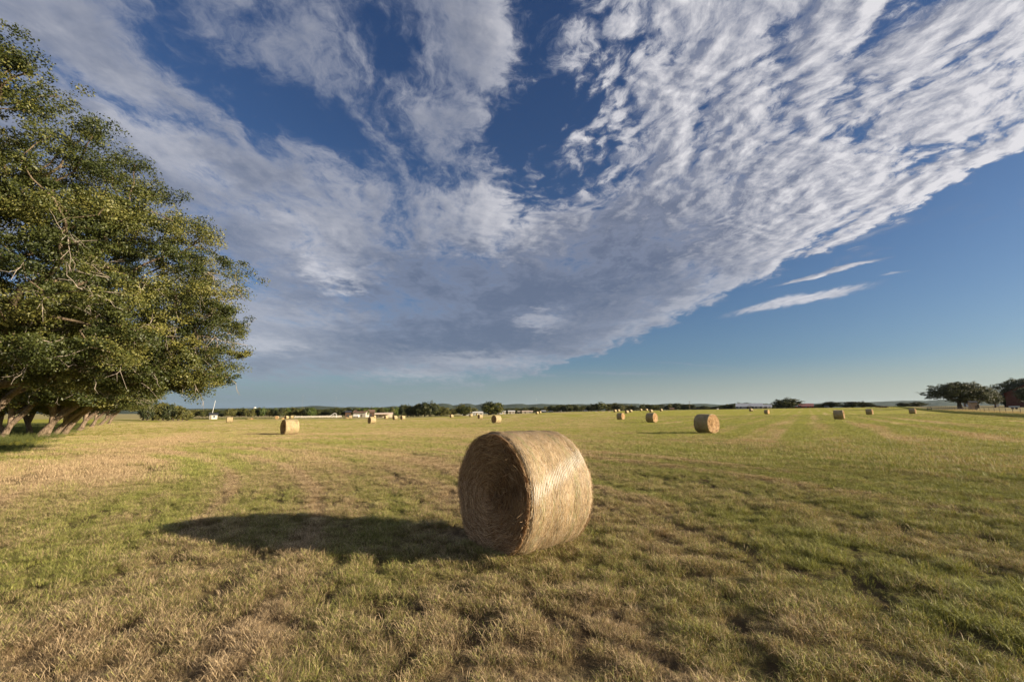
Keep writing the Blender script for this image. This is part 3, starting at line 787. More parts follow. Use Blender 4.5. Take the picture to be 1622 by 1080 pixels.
def grow(base, stem, ells, n_clump, seed, shell=.55, minsep=None, bias=0., r_tip=.012, spread_cost=.35, gexp=.5):
    """stem: polyline of the main trunk(s) (list of lists of points); ells: (centre, radii) ellipsoids of the crown.
    Returns clump centres and tube skeleton (nodes, parent, radius)."""
    g = np.random.default_rng(seed)
    vol = np.array([e[1][0] * e[1][1] * e[1][2] for e in ells]) ** (2 / 3.); vol /= vol.sum()
    C = []
    tries = 0
    ms = minsep or 0
    while len(C) < n_clump and tries < n_clump * 30:
        tries += 1
        e = ells[g.choice(len(ells), p=vol)]
        d = g.normal(size=3); d /= np.linalg.norm(d); rr = shell + (1 - shell) * g.uniform() ** .7
        if g.uniform() < .22: rr *= g.uniform(.3, .9)
        p = np.array(e[0]) + d * rr * np.array(e[1])
        if p[2] < e[0][2] - e[1][2] * .75: continue
        if ms and C and np.min(np.linalg.norm(np.array(C) - p, axis=1)) < ms: continue
        C.append(p)
    C = np.array(C)
    nodes = []; par = []
    for st in stem:
        last = -1
        if st[0] is not None and nodes:
            q = np.array(nodes) - np.array(st[0]); last = int(np.argmin((q ** 2).sum(1))); st = st[1:]
        for a in st:
            if last >= 0:
                p0 = nodes[last]; L = np.linalg.norm(np.array(a) - p0); k_ = max(1, int(L / .7))
                for i in range(1, k_ + 1):
                    nodes.append(p0 + (np.array(a) - p0) * i / k_ + (g.normal(0, .06, 3) if i < k_ else 0)); par.append(last); last = len(nodes) - 1
            else: nodes.append(np.array(a, float)); par.append(-1); last = 0
    nstem = len(nodes)
    root = nodes[nstem // 3]
    order = np.argsort(np.linalg.norm(C - root, axis=1))
    pathlen = [np.linalg.norm(n_ - nodes[0]) for n_ in nodes]
    NA = np.zeros((len(nodes) + len(C) * 14, 3)); NA[:len(nodes)] = nodes; PL = np.zeros(len(NA)); PL[:len(nodes)] = pathlen; cnt = len(nodes)
    allow0 = nstem // 4
    ends = []
    for ci in order:
        c = C[ci]; dd = np.linalg.norm(NA[allow0:cnt] - c, axis=1) + spread_cost * PL[allow0:cnt]
        j = int(np.argmin(dd)) + allow0; p0 = NA[j]; L = np.linalg.norm(c - p0); k_ = min(12, max(2, int(L / .6)))
        last = j; bend = g.normal(0, .10 * L, 3); bend[2] = abs(bend[2]) * .6
        for i in range(1, k_ + 1):
            f = i / k_; q = p0 + (c - p0) * f + bend * math.sin(f * math.pi) + g.normal(0, .03 * L / k_ * 2, 3)
            NA[cnt] = q; par.append(last); PL[cnt] = PL[last] + L / k_; last = cnt; cnt += 1
        ends.append(last)
    NA = NA[:cnt]; par = np.array(par)
    load = np.zeros(cnt)
    for e in ends: load[e] += 1
    for i in range(cnt - 1, 0, -1):
        if par[i] >= 0: load[par[i]] += load[i]
    rad = r_tip * np.maximum(load, .6) ** gexp
    rad = rad * (1 + .55 * np.exp(-np.clip(NA[:, 2], 0, None) / .45))
    return C, NA, par, rad
def tubes(N, par, rad, sides=6, minr=0.):
    n = len(N); D = np.zeros_like(N); D[1:] = N[1:] - N[np.maximum(par[1:], 0)]; D[0] = (0, 0, 1)
    D /= np.linalg.norm(D, axis=1, keepdims=True) + 1e-9
    U = np.cross(D, np.array([.3, 1., .17])); U /= np.linalg.norm(U, axis=1, keepdims=True) + 1e-9; W_ = np.cross(D, U)
    a = np.arange(sides) / sides * 2 * np.pi
    V = N[:, None] + rad[:, None, None] * (np.cos(a)[None, :, None] * U[:, None] + np.sin(a)[None, :, None] * W_[:, None])
    # start ring for a child: parent's centre with the child's own radius
    ch = np.where((par >= 0) & (rad >= minr))[0]; p = par[ch]
    rs = np.minimum(rad[p], rad[ch] * 1.35)
    same = np.zeros(len(ch), bool)
    V2 = N[p][:, None] + rs[:, None, None] * (np.cos(a)[None, :, None] * U[ch][:, None] + np.sin(a)[None, :, None] * W_[ch][:, None])
    V1 = V[ch]; k_ = len(ch)
    VV = np.concatenate([V2.reshape(-1, 3), V1.reshape(-1, 3)])
    i = np.arange(k_)[:, None] * sides; j = np.arange(sides)[None]; jn = (j + 1) % sides; o_ = k_ * sides
    F = np.stack([i + j, i + jn, o_ + i + jn, o_ + i + j], -1).reshape(-1, 4)
    return VV, F
def leaves(C, per, size, clump, seed, flat=.6, up=.35, aspect=.55, center=None):
    g = np.random.default_rng(seed); n = len(C) * per
    ci = np.repeat(np.arange(len(C)), per)
    cs = clump * g.uniform(.6, 1.35, len(C))
    d = g.normal(size=(n, 3)); d /= np.linalg.norm(d, axis=1, keepdims=True); r = g.uniform(0, 1, n) ** .45
    # sub-twigs: leaves gather in small tufts inside a clump
    sub = g.normal(size=(len(C), 9, 3)) * .5; si = g.integers(0, 9, n)
    P = C[ci] + (d * r[:, None] * .55 + sub[ci, si]) * cs[ci][:, None] * np.array([1, 1, flat])
    N_ = d * .5 + g.normal(size=(n, 3)) * .8 + np.array([0, 0, up]); 
    if center is not None: 
        o = C[ci] - center; o /= np.linalg.norm(o, axis=1, keepdims=True) + 1e-9; N_ += o * .5
    N_ /= np.linalg.norm(N_, axis=1, keepdims=True)
    T = np.cross(N_, g.normal(size=(n, 3))); T /= np.linalg.norm(T, axis=1, keepdims=True); B = np.cross(N_, T)
    s = size * g.uniform(.6, 1.35, n); s = s[:, None]
    V = np.stack([P - T * s, P + B * s * aspect, P + T * s, P - B * s * aspect], 1).reshape(-1, 3)
    F = (np.arange(n) * 4)[:, None] + np.arange(4)[None]
    return V, F, np.repeat(g.uniform(size=n), 4), np.repeat(g.uniform(size=len(C))[ci], 4)
def dead_twigs(C, n, seed, L=1.6):
    """bare grey twigs hanging among the limbs: polylines as tubes"""
    g = np.random.default_rng(seed); N_ = []; par = []; rad = []
    for i in range(n):
        p = C[g.integers(len(C))].copy(); last = -1
        d = g.normal(size=3); d[2] = -abs(d[2]) * .5; d /= np.linalg.norm(d)
        for k_ in range(6):
            N_.append(p.copy()); par.append(last); rad.append(.016 * (1 - k_ / 6.5)); last = len(N_) - 1
            d = d + g.normal(0, .35, 3); d /= np.linalg.norm(d); p = p + d * L / 6
            if k_ in (2, 3):
                q = p + g.normal(0, .25, 3) * L * .5; N_.append(q); par.append(last); rad.append(.006)
    return np.array(N_), np.array(par), np.array(rad)
def tree_meshes(stem, ells, ncl, per, leaf, clump, seed, sides=6, twig=0, minsep=None, r_tip=.012, shell=.55, flat=.6, minr=0., gexp=.5, spread=.35, sel=None, cap=9.):
    C, N_, par, rad = grow(None, stem, ells, ncl, seed, shell, minsep, r_tip=r_tip, gexp=gexp, spread_cost=spread)
    rad = np.minimum(rad, cap * (1 + .5 * np.exp(-np.clip(N_[:, 2], 0, None) / .4)))
    V, F = tubes(N_, par, rad, sides, minr); nf = len(F); tw = None
    if twig:
        low = C[C[:, 2] < np.percentile(C[:, 2], 55)]
        a, b, c = dead_twigs(low, twig, seed + 1); V4, F4 = tubes(a, b, c, 6); F = np.concatenate([F, F4 + len(V)]); V = np.concatenate([V, V4])
    tm = mesh_np('trunk', V, F, True)
    if twig:
        tm.materials.append(M_BARK); tm.materials.append(M_TWIG); tm.polygons.foreach_set('material_index', (np.arange(len(F)) >= nf).astype(np.int32))
    cen = np.mean([e[0] for e in ells], axis=0)
    V, F, r_, cl = leaves(C, per, leaf, clump, seed + 2, flat, center=cen)
    cm = mesh_np('crown', V, F, False, dict(rnd=r_, hgt=cl))
    return tm, cm, tw
def tree(name, label, cat, meshes, loc, rz=0, sc=1., group=None, leafm=None, barkm=None):
    root = empty(name, loc, rz); root.scale = (sc, sc, sc) if not isinstance(sc, tuple) else sc
    tm, cm, tw = meshes
    if not tm.materials: tm.materials.append(barkm or M_BARK)
    if not cm.materials: cm.materials.append(leafm or M_LEAF)
    link('trunk', tm, parent=root); link('crown', cm, parent=root)
    if tw is not None:
        if not tw.materials: tw.materials.append(M_TWIG)
        link('dead_twigs', tw, parent=root)
    return tag(root, label, cat, group)

# ---- the big live oak whose crown fills the left edge (trunk just out of the frame)
OAKS = 'leaning live oaks along the edge of the field'
ob = np.array([-27.5, 19.0, 0]); ob[2] = Hs(ob[0], ob[1])
stem = [[(0, 0, -.3), (.9, 0, 1.6), (2.0, -.3, 3.0)],
        [(2.0, -.3, 3.0), (4.5, -.2, 4.6), (7.5, .5, 5.6), (10.5, .8, 5.9)],
        [(2.0, -.3, 3.0), (3.0, -1.5, 5.5), (4.8, -2.6, 9.0), (6.0, -4.0, 12.5)],
        [(2.0, -.3, 3.0), (5, 1.8, 4.0), (8.5, 2.8, 4.1), (11, 3.2, 3.2)],
        [(2.0, -.3, 3.0), (2.4, 2.5, 6.5), (4, 4, 9.5)],
        [(4.5, -.2, 4.6), (6.5, -2, 6.8), (8.8, -2.5, 8.4)],
        [(2.0, -.3, 3.0), (-1, -1, 6), (-2, -1, 9)]]
ells = [((4.8, .5, 8.2), (8.8, 7.0, 5.2)), ((6.2, -2., 12.2), (5.0, 5.0, 3.2)), ((6.4, -5.2, 15.5), (3.2, 2.6, 1.6)), ((8.6, 1.5, 5.6), (4.7, 5.0, 3.2)), ((7.6, 3, 4.3), (4.5, 4, 1.4))]
big = tree_meshes(stem, ells, 590, 900, .049, .78, 21, 7, twig=460, minsep=.72, r_tip=.020, flat=.60)
M_BARKB = bark_mat('darker_oak_bark', (.06, .045, .03), (.19, .145, .10))  # oak bark in a darker tone so the outer limbs stand out less
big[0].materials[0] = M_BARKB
tree('live_oak', 'huge leaning live oak nearest the camera, its crown filling the left edge', 'tree', big, tuple(ob), 0, 1., OAKS)

# ---- the row of leaning oaks behind it
row_variants = []
for k_, sd in enumerate((31, 47, 59)):
    ln = (2.3, 3.1, 1.7)[k_]
    st = [[(0, 0, -.3), (ln * .35, 0, 1.2), (ln, .1, 3.0)],
          [(ln, .1, 3.0), (ln + 2.2, .6, 5.0), (ln + 4, .8, 6.2)], [(ln * .35, 0, 1.2), (ln * .5, -.6, 3.0), (ln * .4, -1.2, 5.6)],
          [(ln, .1, 3.0), (ln + .6, 1.6, 5.6)], [(ln, .1, 3.0), (ln + 2.5, -1.6, 4.2)]]
    el = [((ln + .8, 0, 7.0), (5.8, 4.6, 3.2)), ((ln + 3.2, .2, 5.9), (4.4, 3.8, 2.3)), ((-.5, 0, 7.0), (3.8, 3.8, 2.8)), ((ln + 1.6, 0, 4.0), (3.8, 3.4, 1.4)), ((-.8, 1.6, 3.6), (2.4, 2.4, 1.5))]
    row_variants.append(tree_meshes(st, el, 280, 300, .080, .80, sd, 8, twig=30, minsep=.5, r_tip=.0195, flat=.56, cap=.21))
# (photo x of the foot, metres ahead, variant, turn, size, label)
ROW = [(-46, 30, 2, 10, 1.15, 'second leaning oak from the camera, trunk just beyond the left edge of the photo'),
       (6, 40, 0, 0, 1.05, 'oak with a thick upright trunk at the very left edge of the photo'),
       (14, 43, 2, 200, .95, 'oak right behind the thick upright one at the left edge'),
       (54, 46, 2, 170, 1.0, 'oak whose trunk bends back to the left, second from the left edge'),
       (64, 41.5, 1, 5, 1.1, 'broad forked oak leaning right, leftmost of the cluster of leaning trunks'),
       (75, 42, 0, -10, 1.05, 'oak with a dark sloping trunk, second in the cluster of leaning trunks'),
       (90, 46, 1, 0, 1.05, 'oak with a slim straight leaning trunk, third in the cluster'),
       (97, 49, 0, 12, 1.0, 'oak with a slim leaning trunk, fourth in the cluster'),
       (104, 47, 1, -6, 1.15, 'oak with the longest trunk, leaning far out to the right'),
       (126, 58, 0, 6, 1.1, 'oak standing alone just right of the cluster of leaning trunks'),
       (133, 64, 2, -15, 1.05, 'oak behind and right of the lone leaning one'),
       (146, 76, 0, 0, 1.05, 'slim oak further down the row, left of the last forked pair'),
       (160, 88, 1, 8, 1.1, 'forked oak leaning right near the far end of the row'),
       (173, 100, 0, -5, 1.1, 'pale-trunked oak at the far end of the leaning row')]
for px, Y, v, rz, sc, lab in ROW:
    x, y, z = foot(px, Y)
    tree('live_oak', lab, 'tree', row_variants[v], (x, y, z), R(rz), sc, OAKS)

# ---- trees of the horizon
def far_tree(sd, w_, h, trunk_h, ncl, per, leaf, clump, multi=1, low=0.15, dome=1.):
    g = np.random.default_rng(sd); st = [[(0, 0, -.2), (g.normal(0, .2), 0, trunk_h * .8), (g.normal(0, .4), 0, trunk_h * 1.4)]]
    for q in range(3 + multi):
        a = q * 2.2 + g.uniform(0, 1); st.append([(0, 0, trunk_h * .9), (math.cos(a) * w_ * .35, math.sin(a) * w_ * .3, trunk_h + (h - trunk_h) * .45)])
    el = [((0, 0, h * .60), (w_ * .46, w_ * .42, h * .37 * dome)), ((w_ * .22, 0, h * .47), (w_ * .30, w_ * .3, h * .26)), ((-w_ * .24, 0, h * .46), (w_ * .28, w_ * .3, h * .26)),
          ((g.uniform(-.15, .15) * w_, 0, h * .82), (w_ * .22, w_ * .2, h * .17)), ((g.uniform(-.1, .1) * w_, 0, h * .28), (w_ * .34, w_ * .34, h * .2))]
    return tree_meshes(st, el, ncl, per, leaf, clump, sd, 5, r_tip=.05, flat=.65, shell=.5)
def with_leaf(v, m_, b=None):
    tm, cm, tw = v; cm = cm.copy(); cm.materials.clear(); cm.materials.append(m_); tm = tm.copy(); tm.materials.clear(); tm.materials.append(b or M_BARKD)
    return (tm, cm, tw)
base_v = [far_tree(sd, 9, 8, th, 100, 60, .32, 1.1) for sd, th in ((71, .9), (72, .6), (73, 1.2), (74, .7))]
def dims(v):
    co = np.zeros(len(v[1].vertices) * 3); v[1].vertices.foreach_get('co', co); co = co.reshape(-1, 3); return (np.percentile(co[:, 2], 99.6), np.percentile(np.hypot(co[:, 0], co[:, 1]), 96) * 1.6)
BASE_H = [dims(v) for v in base_v]
FT = {'dark': [with_leaf(v, M_LEAFD) for v in base_v], 'olive': [with_leaf(v, M_LEAFY) for v in base_v], 'green': [with_leaf(v, M_LEAFG) for v in base_v],
      'oak': [with_leaf(v, M_LEAF) for v in base_v]}
NTREE = [0]
G_FAR = 'trees lining the far edge of the field'
def place_far(px, top, halfw, Y, kind, label, base_drop=0., var=None, group=G_FAR):
    x, y, z = foot(px, Y); z -= base_drop
    zt = pt(px, top, Y)[1]; h = max(zt - z, 2.)
    w_ = 2 * halfw / F_PX * Y
    v = NTREE[0] % 4 if var is None else var; NTREE[0] += 1
    ch, cw_ = BASE_H[v]
    tree('%s_tree' % {'dark': 'oak', 'oak': 'oak', 'olive': 'mesquite', 'green': 'elm'}[kind], label, 'tree', FT[kind][v], (x, y, z), NTREE[0] * 2.39996,
         (w_ / cw_, w_ / cw_, h / ch), group)
words = {'dark': 'dark green', 'olive': 'yellowish olive', 'green': 'fresh green', 'oak': 'mid green'}
# runs of the continuous tree line: (x0, x1, step, metres ahead, [(x, top y)], kinds, where)
RUNS = [(228, 300, 7.5, 150, [(215, 634), (240, 637), (262, 639), (280, 641), (292, 647), (300, 651)], ['oak', 'olive', 'dark'], 'left of the white shed'),
        (303, 400, 5.6, 330, [(300, 649), (320, 648.5), (345, 649), (368, 647), (383, 646), (400, 648.5)], ['oak', 'dark', 'olive'], 'behind the white shed'),
        (404, 496, 5.2, 340, [(400, 648), (415, 645), (428, 647), (450, 646.2), (465, 646), (487, 645.5), (496, 646)], ['olive', 'dark', 'oak', 'green'], 'above the seamed bale'),
        (499, 556, 5.4, 360, [(496, 648.5), (512, 647.5), (530, 646), (548, 645.5)], ['dark', 'oak'], 'above the white rail'),
        (561, 632, 5.2, 370, [(558, 646), (575, 646), (592, 645), (610, 645.5), (624, 645)], ['dark', 'green', 'oak'], 'among the brown roofs'),
        (636, 660, 5.0, 320, [(632, 642), (642, 641), (654, 642), (660, 641)], ['dark', 'oak'], 'left of the tallest crown'),
        (796, 868, 4.8, 420, [(796, 647), (815, 646.2), (830, 646), (845, 644.5), (856, 646.5), (866, 643.6)], ['dark', 'oak', 'olive'], 'behind the middle white sheds'),
        (873, 914, 5.0, 400, [(870, 643), (885, 642), (897, 640.2), (912, 641.5)], ['olive', 'oak', 'dark'], 'in the long rounded clump'),
        (918, 938, 4.8, 410, [(915, 643), (925, 641.8), (938, 642.5)], ['dark', 'oak'], 'by the white pickup'),
        (964, 1010, 5.0, 400, [(962, 639.5), (975, 638.8), (985, 640), (1000, 641.8), (1010, 644)], ['oak', 'dark', 'olive'], 'above the paired far bales'),
        (1017, 1050, 5.0, 400, [(1014, 641), (1024, 639.8), (1040, 641), (1050, 641)], ['dark', 'oak'], 'left of the brown shed'),
        (1057, 1101, 5.0, 400, [(1055, 641.5), (1066, 640), (1079, 638.3), (1094, 640), (1101, 641)], ['dark', 'olive', 'dark'], 'around the utility pole'),
        (1104, 1140, 6.0, 380, [(1104, 645), (1113, 641.5), (1124, 644.5), (1136, 643.5)], ['dark', 'oak'], 'right of the utility pole'),
        (1143, 1206, 5.6, 430, [(1143, 641.5), (1158, 640), (1172, 637.5), (1190, 638.2), (1206, 639)], ['dark', 'dark', 'oak'], 'behind the long white house'),
        (1211, 1242, 5.0, 430, [(1208, 639.5), (1220, 639.5), (1232, 640.5), (1240, 640.5)], ['dark', 'oak'], 'between the white house and the red barn'),
        (1291, 1304, 5.0, 420, [(1289, 642.5), (1298, 640), (1304, 641)], ['dark'], 'right of the red barn')]
ORD = ['first', 'second', 'third', 'fourth', 'fifth', 'sixth', 'seventh', 'eighth', 'ninth', 'tenth', 'eleventh', 'twelfth', 'thirteenth', 'fourteenth', 'fifteenth', 'sixteenth', 'seventeenth', 'eighteenth', 'nineteenth', 'twentieth']
for x0, x1, st_, Y, prof, kinds, where in RUNS:
    xx = x0; k_ = 0; rr_ = random.Random(int(x0))
    while xx <= x1:
        top = np.interp(xx, [p[0] for p in prof], [p[1] for p in prof]) + rr_.uniform(-.5, 1.0)
        kd = kinds[rr_.randrange(len(kinds))]
        place_far(xx, top, st_ * rr_.uniform(.75, 1.0) , Y * rr_.uniform(.94, 1.06), kd, '%s tree, %s from left %s' % (words[kd], ORD[k_], where))
        xx += st_ * rr_.uniform(.8, 1.2); k_ += 1
for px, top, hw, Y, kd, lab, var in [
    (673, 637.5, 8, 300, 'dark', 'tall dark tree with an uneven crown, left of the tallest one in the middle', 0),
    (681, 636.5, 9, 300, 'dark', 'tallest dark tree at the left middle of the horizon', 2),
    (663, 639.5, 7, 300, 'dark', 'dark tree on the left flank of the tallest clump', 1),
    (690, 640.5, 6, 305, 'oak', 'smaller dark tree on the right flank of the tallest clump', 3),
    (699, 644, 7, 330, 'olive', 'yellow-green tree left one of the two right of the tallest clump', 1),
    (706, 645.5, 6, 330, 'olive', 'yellow-green tree right one of the two beside the round-crowned tree', 3),
    (717, 647, 6, 350, 'olive', 'low olive tree just left of the round-crowned tree', 0),
    (735, 641, 11.5, 300, 'oak', 'round-crowned tree standing alone on two trunks', 2),
    (752, 646, 6, 360, 'oak', 'low tree in the gap between the round-crowned and the twin-crowned tree', 1),
    (775, 636.5, 10, 300, 'oak', 'left crown of the tall twin trees in the middle of the horizon', 0),
    (786, 638, 9, 300, 'oak', 'right crown of the tall twin trees beside the white building', 3),
    (948, 637.4, 10, 380, 'oak', 'tall round tree at the right of the little white pickup', 2),
    (570, 647, 5, 300, 'green', 'bright green tree left of the white gable', 1), (578, 646.5, 5, 300, 'green', 'bright green tree between the brown-roofed house and the barn', 0),
    (1249, 630.5, 15, 340, 'dark', 'big spreading tree before the red barn', 2),
    (1318, 636.2, 10, 300, 'dark', 'round dark tree left of the pair right of the red barn', 0), (1309, 641.5, 6, 330, 'dark', 'low dark tree leaning on the round one', 1),
    (1352, 636.2, 10, 290, 'dark', 'left one of two wide flat-topped trees above the dark bales', 3), (1368, 636.0, 11, 290, 'dark', 'right one of two wide flat-topped trees above the dark bales', 2),
    (1342, 642.5, 6, 290, 'dark', 'low shrubby tree at the left foot of the flat-topped pair', 1), (1381, 640.5, 6, 290, 'dark', 'low tree at the right foot of the flat-topped pair', 0),
    (1433, 637.8, 8.5, 330, 'dark', 'small rounded dark tree, left one of two on the right horizon', 1), (1455, 636.3, 11, 330, 'dark', 'small rounded dark tree, middle one right of its lookalike', 2),
    (1447, 638.6, 5, 332, 'dark', 'lowest of the three rounded trees on the right horizon', 3)]:
    place_far(px, top, hw, Y, kd, lab, var=var)

# ---- the wide oak on the right, its neighbours and the tree over the barn
def wide(sd, w_, h, ncl, trunk=2.2):
    st = [[(0, 0, -.3), (-.3, 0, trunk * .7), (-.2, 0, trunk)], [(-.2, 0, trunk), (-3.5, .4, h * .48), (-w_ * .34, 0, h * .62)], [(-.2, 0, trunk), (2.5, -.4, h * .5), (w_ * .3, .3, h * .66)],
          [(-.3, 0, trunk * .7), (.8, .8, h * .5), (1.5, 1.4, h * .8)], [(-.2, 0, trunk), (-1, -1.2, h * .7)]]
    el = [((0, 0, h * .66), (w_ * .44, w_ * .30, h * .31)), ((-w_ * .28, 0, h * .56), (w_ * .22, w_ * .22, h * .26)), ((w_ * .24, 0, h * .48), (w_ * .25, w_ * .24, h * .36)), ((0, 0, h * .42), (w_ * .2, w_ * .2, h * .2)), ((w_ * .08, 0, h * .84), (w_ * .2, w_ * .2, h * .14))]
    return tree_meshes(st, el, ncl, 150, .15, 1.15, sd, 6, r_tip=.036, flat=.55, minsep=.6, shell=.5)
wv = wide(91, 22, 11, 330); wv2 = wide(93, 14, 9, 190, 1.8)
tm, cm, tw = wv; cm.materials.append(M_LEAFD); tm.materials.append(M_BARKD); tm, cm, tw = wv2; cm.materials.append(M_LEAFD); tm.materials.append(M_BARKD)
def place_wide(v, W0, H0, px, base, top, hw, Y, lab, rz=0):
    x, z = pt(px, base, Y); z = Hs(x, Y); zt = pt(px, top, Y)[1]; w_ = 2 * hw / F_PX * Y
    tree('live_oak', lab, 'tree', v, (x, Y, z), R(rz), (w_ / W0, w_ / W0, (zt - z) / (H0 * .985)), 'oaks around the barn on the right')
place_wide(wv, 22, 11, 1521, 641, 604.5, 47, 190, 'wide low-crowned dark oak standing left of the little shed on the right', -8)
place_wide(wv2, 14, 9, 1548, 641, 612, 21, 196, 'darker oak merging with the right side of the wide one', 160)
place_wide(wv2, 14, 9, 1576, 640, 619.5, 14, 200, 'small ragged oak between the wide oak and the red barn', 60)
place_wide(wv2, 14, 9, 1592, 640, 626.5, 12, 215, 'low dark oak left of the red barn corner', 20)
place_wide(wv, 22, 11, 1648, 641, 597, 60, 245, 'tall oak rising behind the roof of the rust-red barn at the right edge', 170)
place_wide(wv2, 14, 9, 1640, 641, 612, 30, 160, 'dark oak in front of the rust-red barn at the right edge', 20)

# ================================================================== buildings and other far things
def paint(name, c, rough=.7, n_amt=.12, metal=0.):
    m_, t, out = mat(name); oc = t.new('ShaderNodeTexCoord').outputs['Object']
    n = t.noise(oc, 1.7, 4, .6); col = t.mix(t.rng(n, .3, .7, 0., n_amt * 2), c, tuple(q * .6 for q in c))
    principled(t, out, col, rough, .3, Metallic=metal); return m_
def ribbed(name, c, pitch=.4, rough=.45):
    m_, t, out = mat(name); oc = t.new('ShaderNodeTexCoord').outputs['Object']; x, y, z = t.sep(oc)
    w_ = t.m('SINE', t.mul(x, 2 * math.pi / pitch)); n = t.noise(oc, .8, 4, .6)
    principled(t, out, t.mix(t.rng(n, .3, .7, 0., .35), c, tuple(q * .62 for q in c)), rough, .4, bump(t, w_, .03, .7)); return m_
def boards(name, c, pitch=.25):
    m_, t, out = mat(name); oc = t.new('ShaderNodeTexCoord').outputs['Object']; x, y, z = t.sep(oc)
    f = t.m('FRACT', t.mul(t.add(x, y), 1 / pitch)); g_ = t.rng(f, .0, .10, .35, 1.); n = t.noise(t.xyz(x, y, t.mul(z, .2)), 5, 4, .6)
    col = t.mix(t.rng(n, .3, .7), c, tuple(q * .65 for q in c)); principled(t, out, t.mix(1., col, t.xyz(g_, g_, g_), 'MULTIPLY'), .85, .15); return m_
W_WHITE = boards('white_boards', (0.541, 0.525, 0.476)); W_CREAM = paint('cream_render', (0.508, 0.443, 0.344)); W_RED = boards('red_barn_boards', (0.213, 0.057, 0.037), .3)
W_BRICK = boards('rust_red_boards', (.15, .062, .042), .35); W_BROWN = boards('brown_boards', (0.098, 0.057, 0.037)); R_METAL = ribbed('grey_metal_roof', (0.328, 0.344, 0.377)); R_RED = ribbed('red_metal_roof', (0.279, 0.107, 0.082))
R_BROWN = ribbed('brown_roof', (.17, .10, .07), .3, .8); R_DARK = paint('black_roof_felt', (.025, .028, .035), .8); GLASS = paint('dark_window_glass', (.03, .035, .04), .12, .0)
M_DARK = paint('dark_steel', (.04, .035, .032), .6); M_WHITE = paint('white_paint', (.70, .68, .64), .5); M_TAN = paint('pale_metal_roof', (.60, .47, .36), .5); M_WOOD = bark_mat('weathered_wood', (.10, .08, .06), (.24, .20, .15))
M_PLY = paint('tan_plywood', (.45, .31, .20)); M_WIRE = paint('galvanised_wire', (.22, .21, .20), .5); M_STEELW = paint('pale_galvanised_pole', (.62, .62, .60), .4)

def house(name, label, cat, loc, rz, w_, d, h, roof_h, wall, roofm, over=.35, wins=(), door=None, hip=False, posts=0):
    """gabled box: ridge along local x; front is local -y"""
    root = empty(name, loc, rz)
    m_ = MB(); V = [(-w_ / 2, -d / 2, -.3), (w_ / 2, -d / 2, -.3), (w_ / 2, d / 2, -.3), (-w_ / 2, d / 2, -.3), (-w_ / 2, -d / 2, h), (w_ / 2, -d / 2, h), (w_ / 2, d / 2, h), (-w_ / 2, d / 2, h)]
    F = [(0, 1, 5, 4), (1, 2, 6, 5), (2, 3, 7, 6), (3, 0, 4, 7)]
    if not hip: V += [(-w_ / 2, 0, h + roof_h * .97), (w_ / 2, 0, h + roof_h * .97)]; F += [(7, 4, 8), (5, 6, 9)]
    m_.raw(V, F); m_.build('wall', wall, root)
    r_ = MB(); t_ = .14; hx = w_ / 2 + over * (1 if not hip else 1); rx = w_ / 2 + over if not hip else max(w_ / 2 - d / 2, .3)
    sl = roof_h / (d / 2); y0 = d / 2 + over; z0 = h - over * sl
    top = [(-hx, -y0, z0), (hx, -y0, z0), (rx, 0, h + roof_h), (-rx, 0, h + roof_h), (-hx, y0, z0), (hx, y0, z0)]
    V = top + [(x, y, z - t_) for x, y, z in top]
    F = [(0, 1, 2, 3), (3, 2, 5, 4), (6, 9, 8, 7), (9, 10, 11, 8), (0, 6, 7, 1), (4, 5, 11, 10), (0, 3, 9, 6), (3, 4, 10, 9), (1, 7, 8, 2), (2, 8, 11, 5)]
    r_.raw(V, F)
    if hip: r_.raw([top[0], top[3], top[4], top[1], top[2], top[5]], [(0, 1, 2), (3, 5, 4)])
    r_.build('roof', roofm, root)
    for (cx, cz, ww, wh) in wins:
        f = MB(); a = .08
        f.box(cx - ww / 2 - a, cx + ww / 2 + a, -d / 2 - .06, -d / 2 - .004, cz - wh / 2 - a, cz - wh / 2); f.box(cx - ww / 2 - a, cx + ww / 2 + a, -d / 2 - .06, -d / 2 - .004, cz + wh / 2, cz + wh / 2 + a)
        f.box(cx - ww / 2 - a, cx - ww / 2, -d / 2 - .06, -d / 2 - .004, cz - wh / 2, cz + wh / 2); f.box(cx + ww / 2, cx + ww / 2 + a, -d / 2 - .06, -d / 2 - .004, cz - wh / 2, cz + wh / 2)
        fo = f.build('window', M_WHITE, root); MB().box(cx - ww / 2, cx + ww / 2, -d / 2 - .03, -d / 2 - .006, cz - wh / 2, cz + wh / 2).build('pane', GLASS, fo)
    if door:
        cx, dw, dh = door; MB().box(cx - dw / 2, cx + dw / 2, -d / 2 - .05, -d / 2 - .005, 0, dh).build('door', M_DARK if dw > 1.5 else M_WOOD, root)
    for i in range(posts):
        x = -w_ / 2 + .3 + i * (w_ - .6) / max(posts - 1, 1); MB().box(x - .09, x + .09, -d / 2 - 2.1, -d / 2 - 1.92, -.2, h - .5).build('porch_post', M_WHITE, root)
    if posts:
        p = MB(); V = [(-w_ / 2, -d / 2 - 2.4, h - .55), (w_ / 2, -d / 2 - 2.4, h - .55), (w_ / 2, -d / 2 - .01, h - .05), (-w_ / 2, -d / 2 - .01, h - .05)]
        p.raw(V + [(x, y, z - .1) for x, y, z in V], [(0, 1, 2, 3), (7, 6, 5, 4), (0, 4, 5, 1), (1, 5, 6, 2), (2, 6, 7, 3), (3, 7, 4, 0)]).build('porch_roof', roofm, root)
    return tag(root, label, cat)
def span(px0, px1, base, Y):
    """centre, width and turn of something spanning px0..px1 in the photo"""
    c = (px0 + px1) / 2; x, y, z = foot(c, Y); a = math.atan2(x, Y); return (x, y, z), (px1 - px0) / F_PX * Y * math.cos(a), -a
def hgt(px, py, Y, z): return pt(px, py, Y)[1] - z

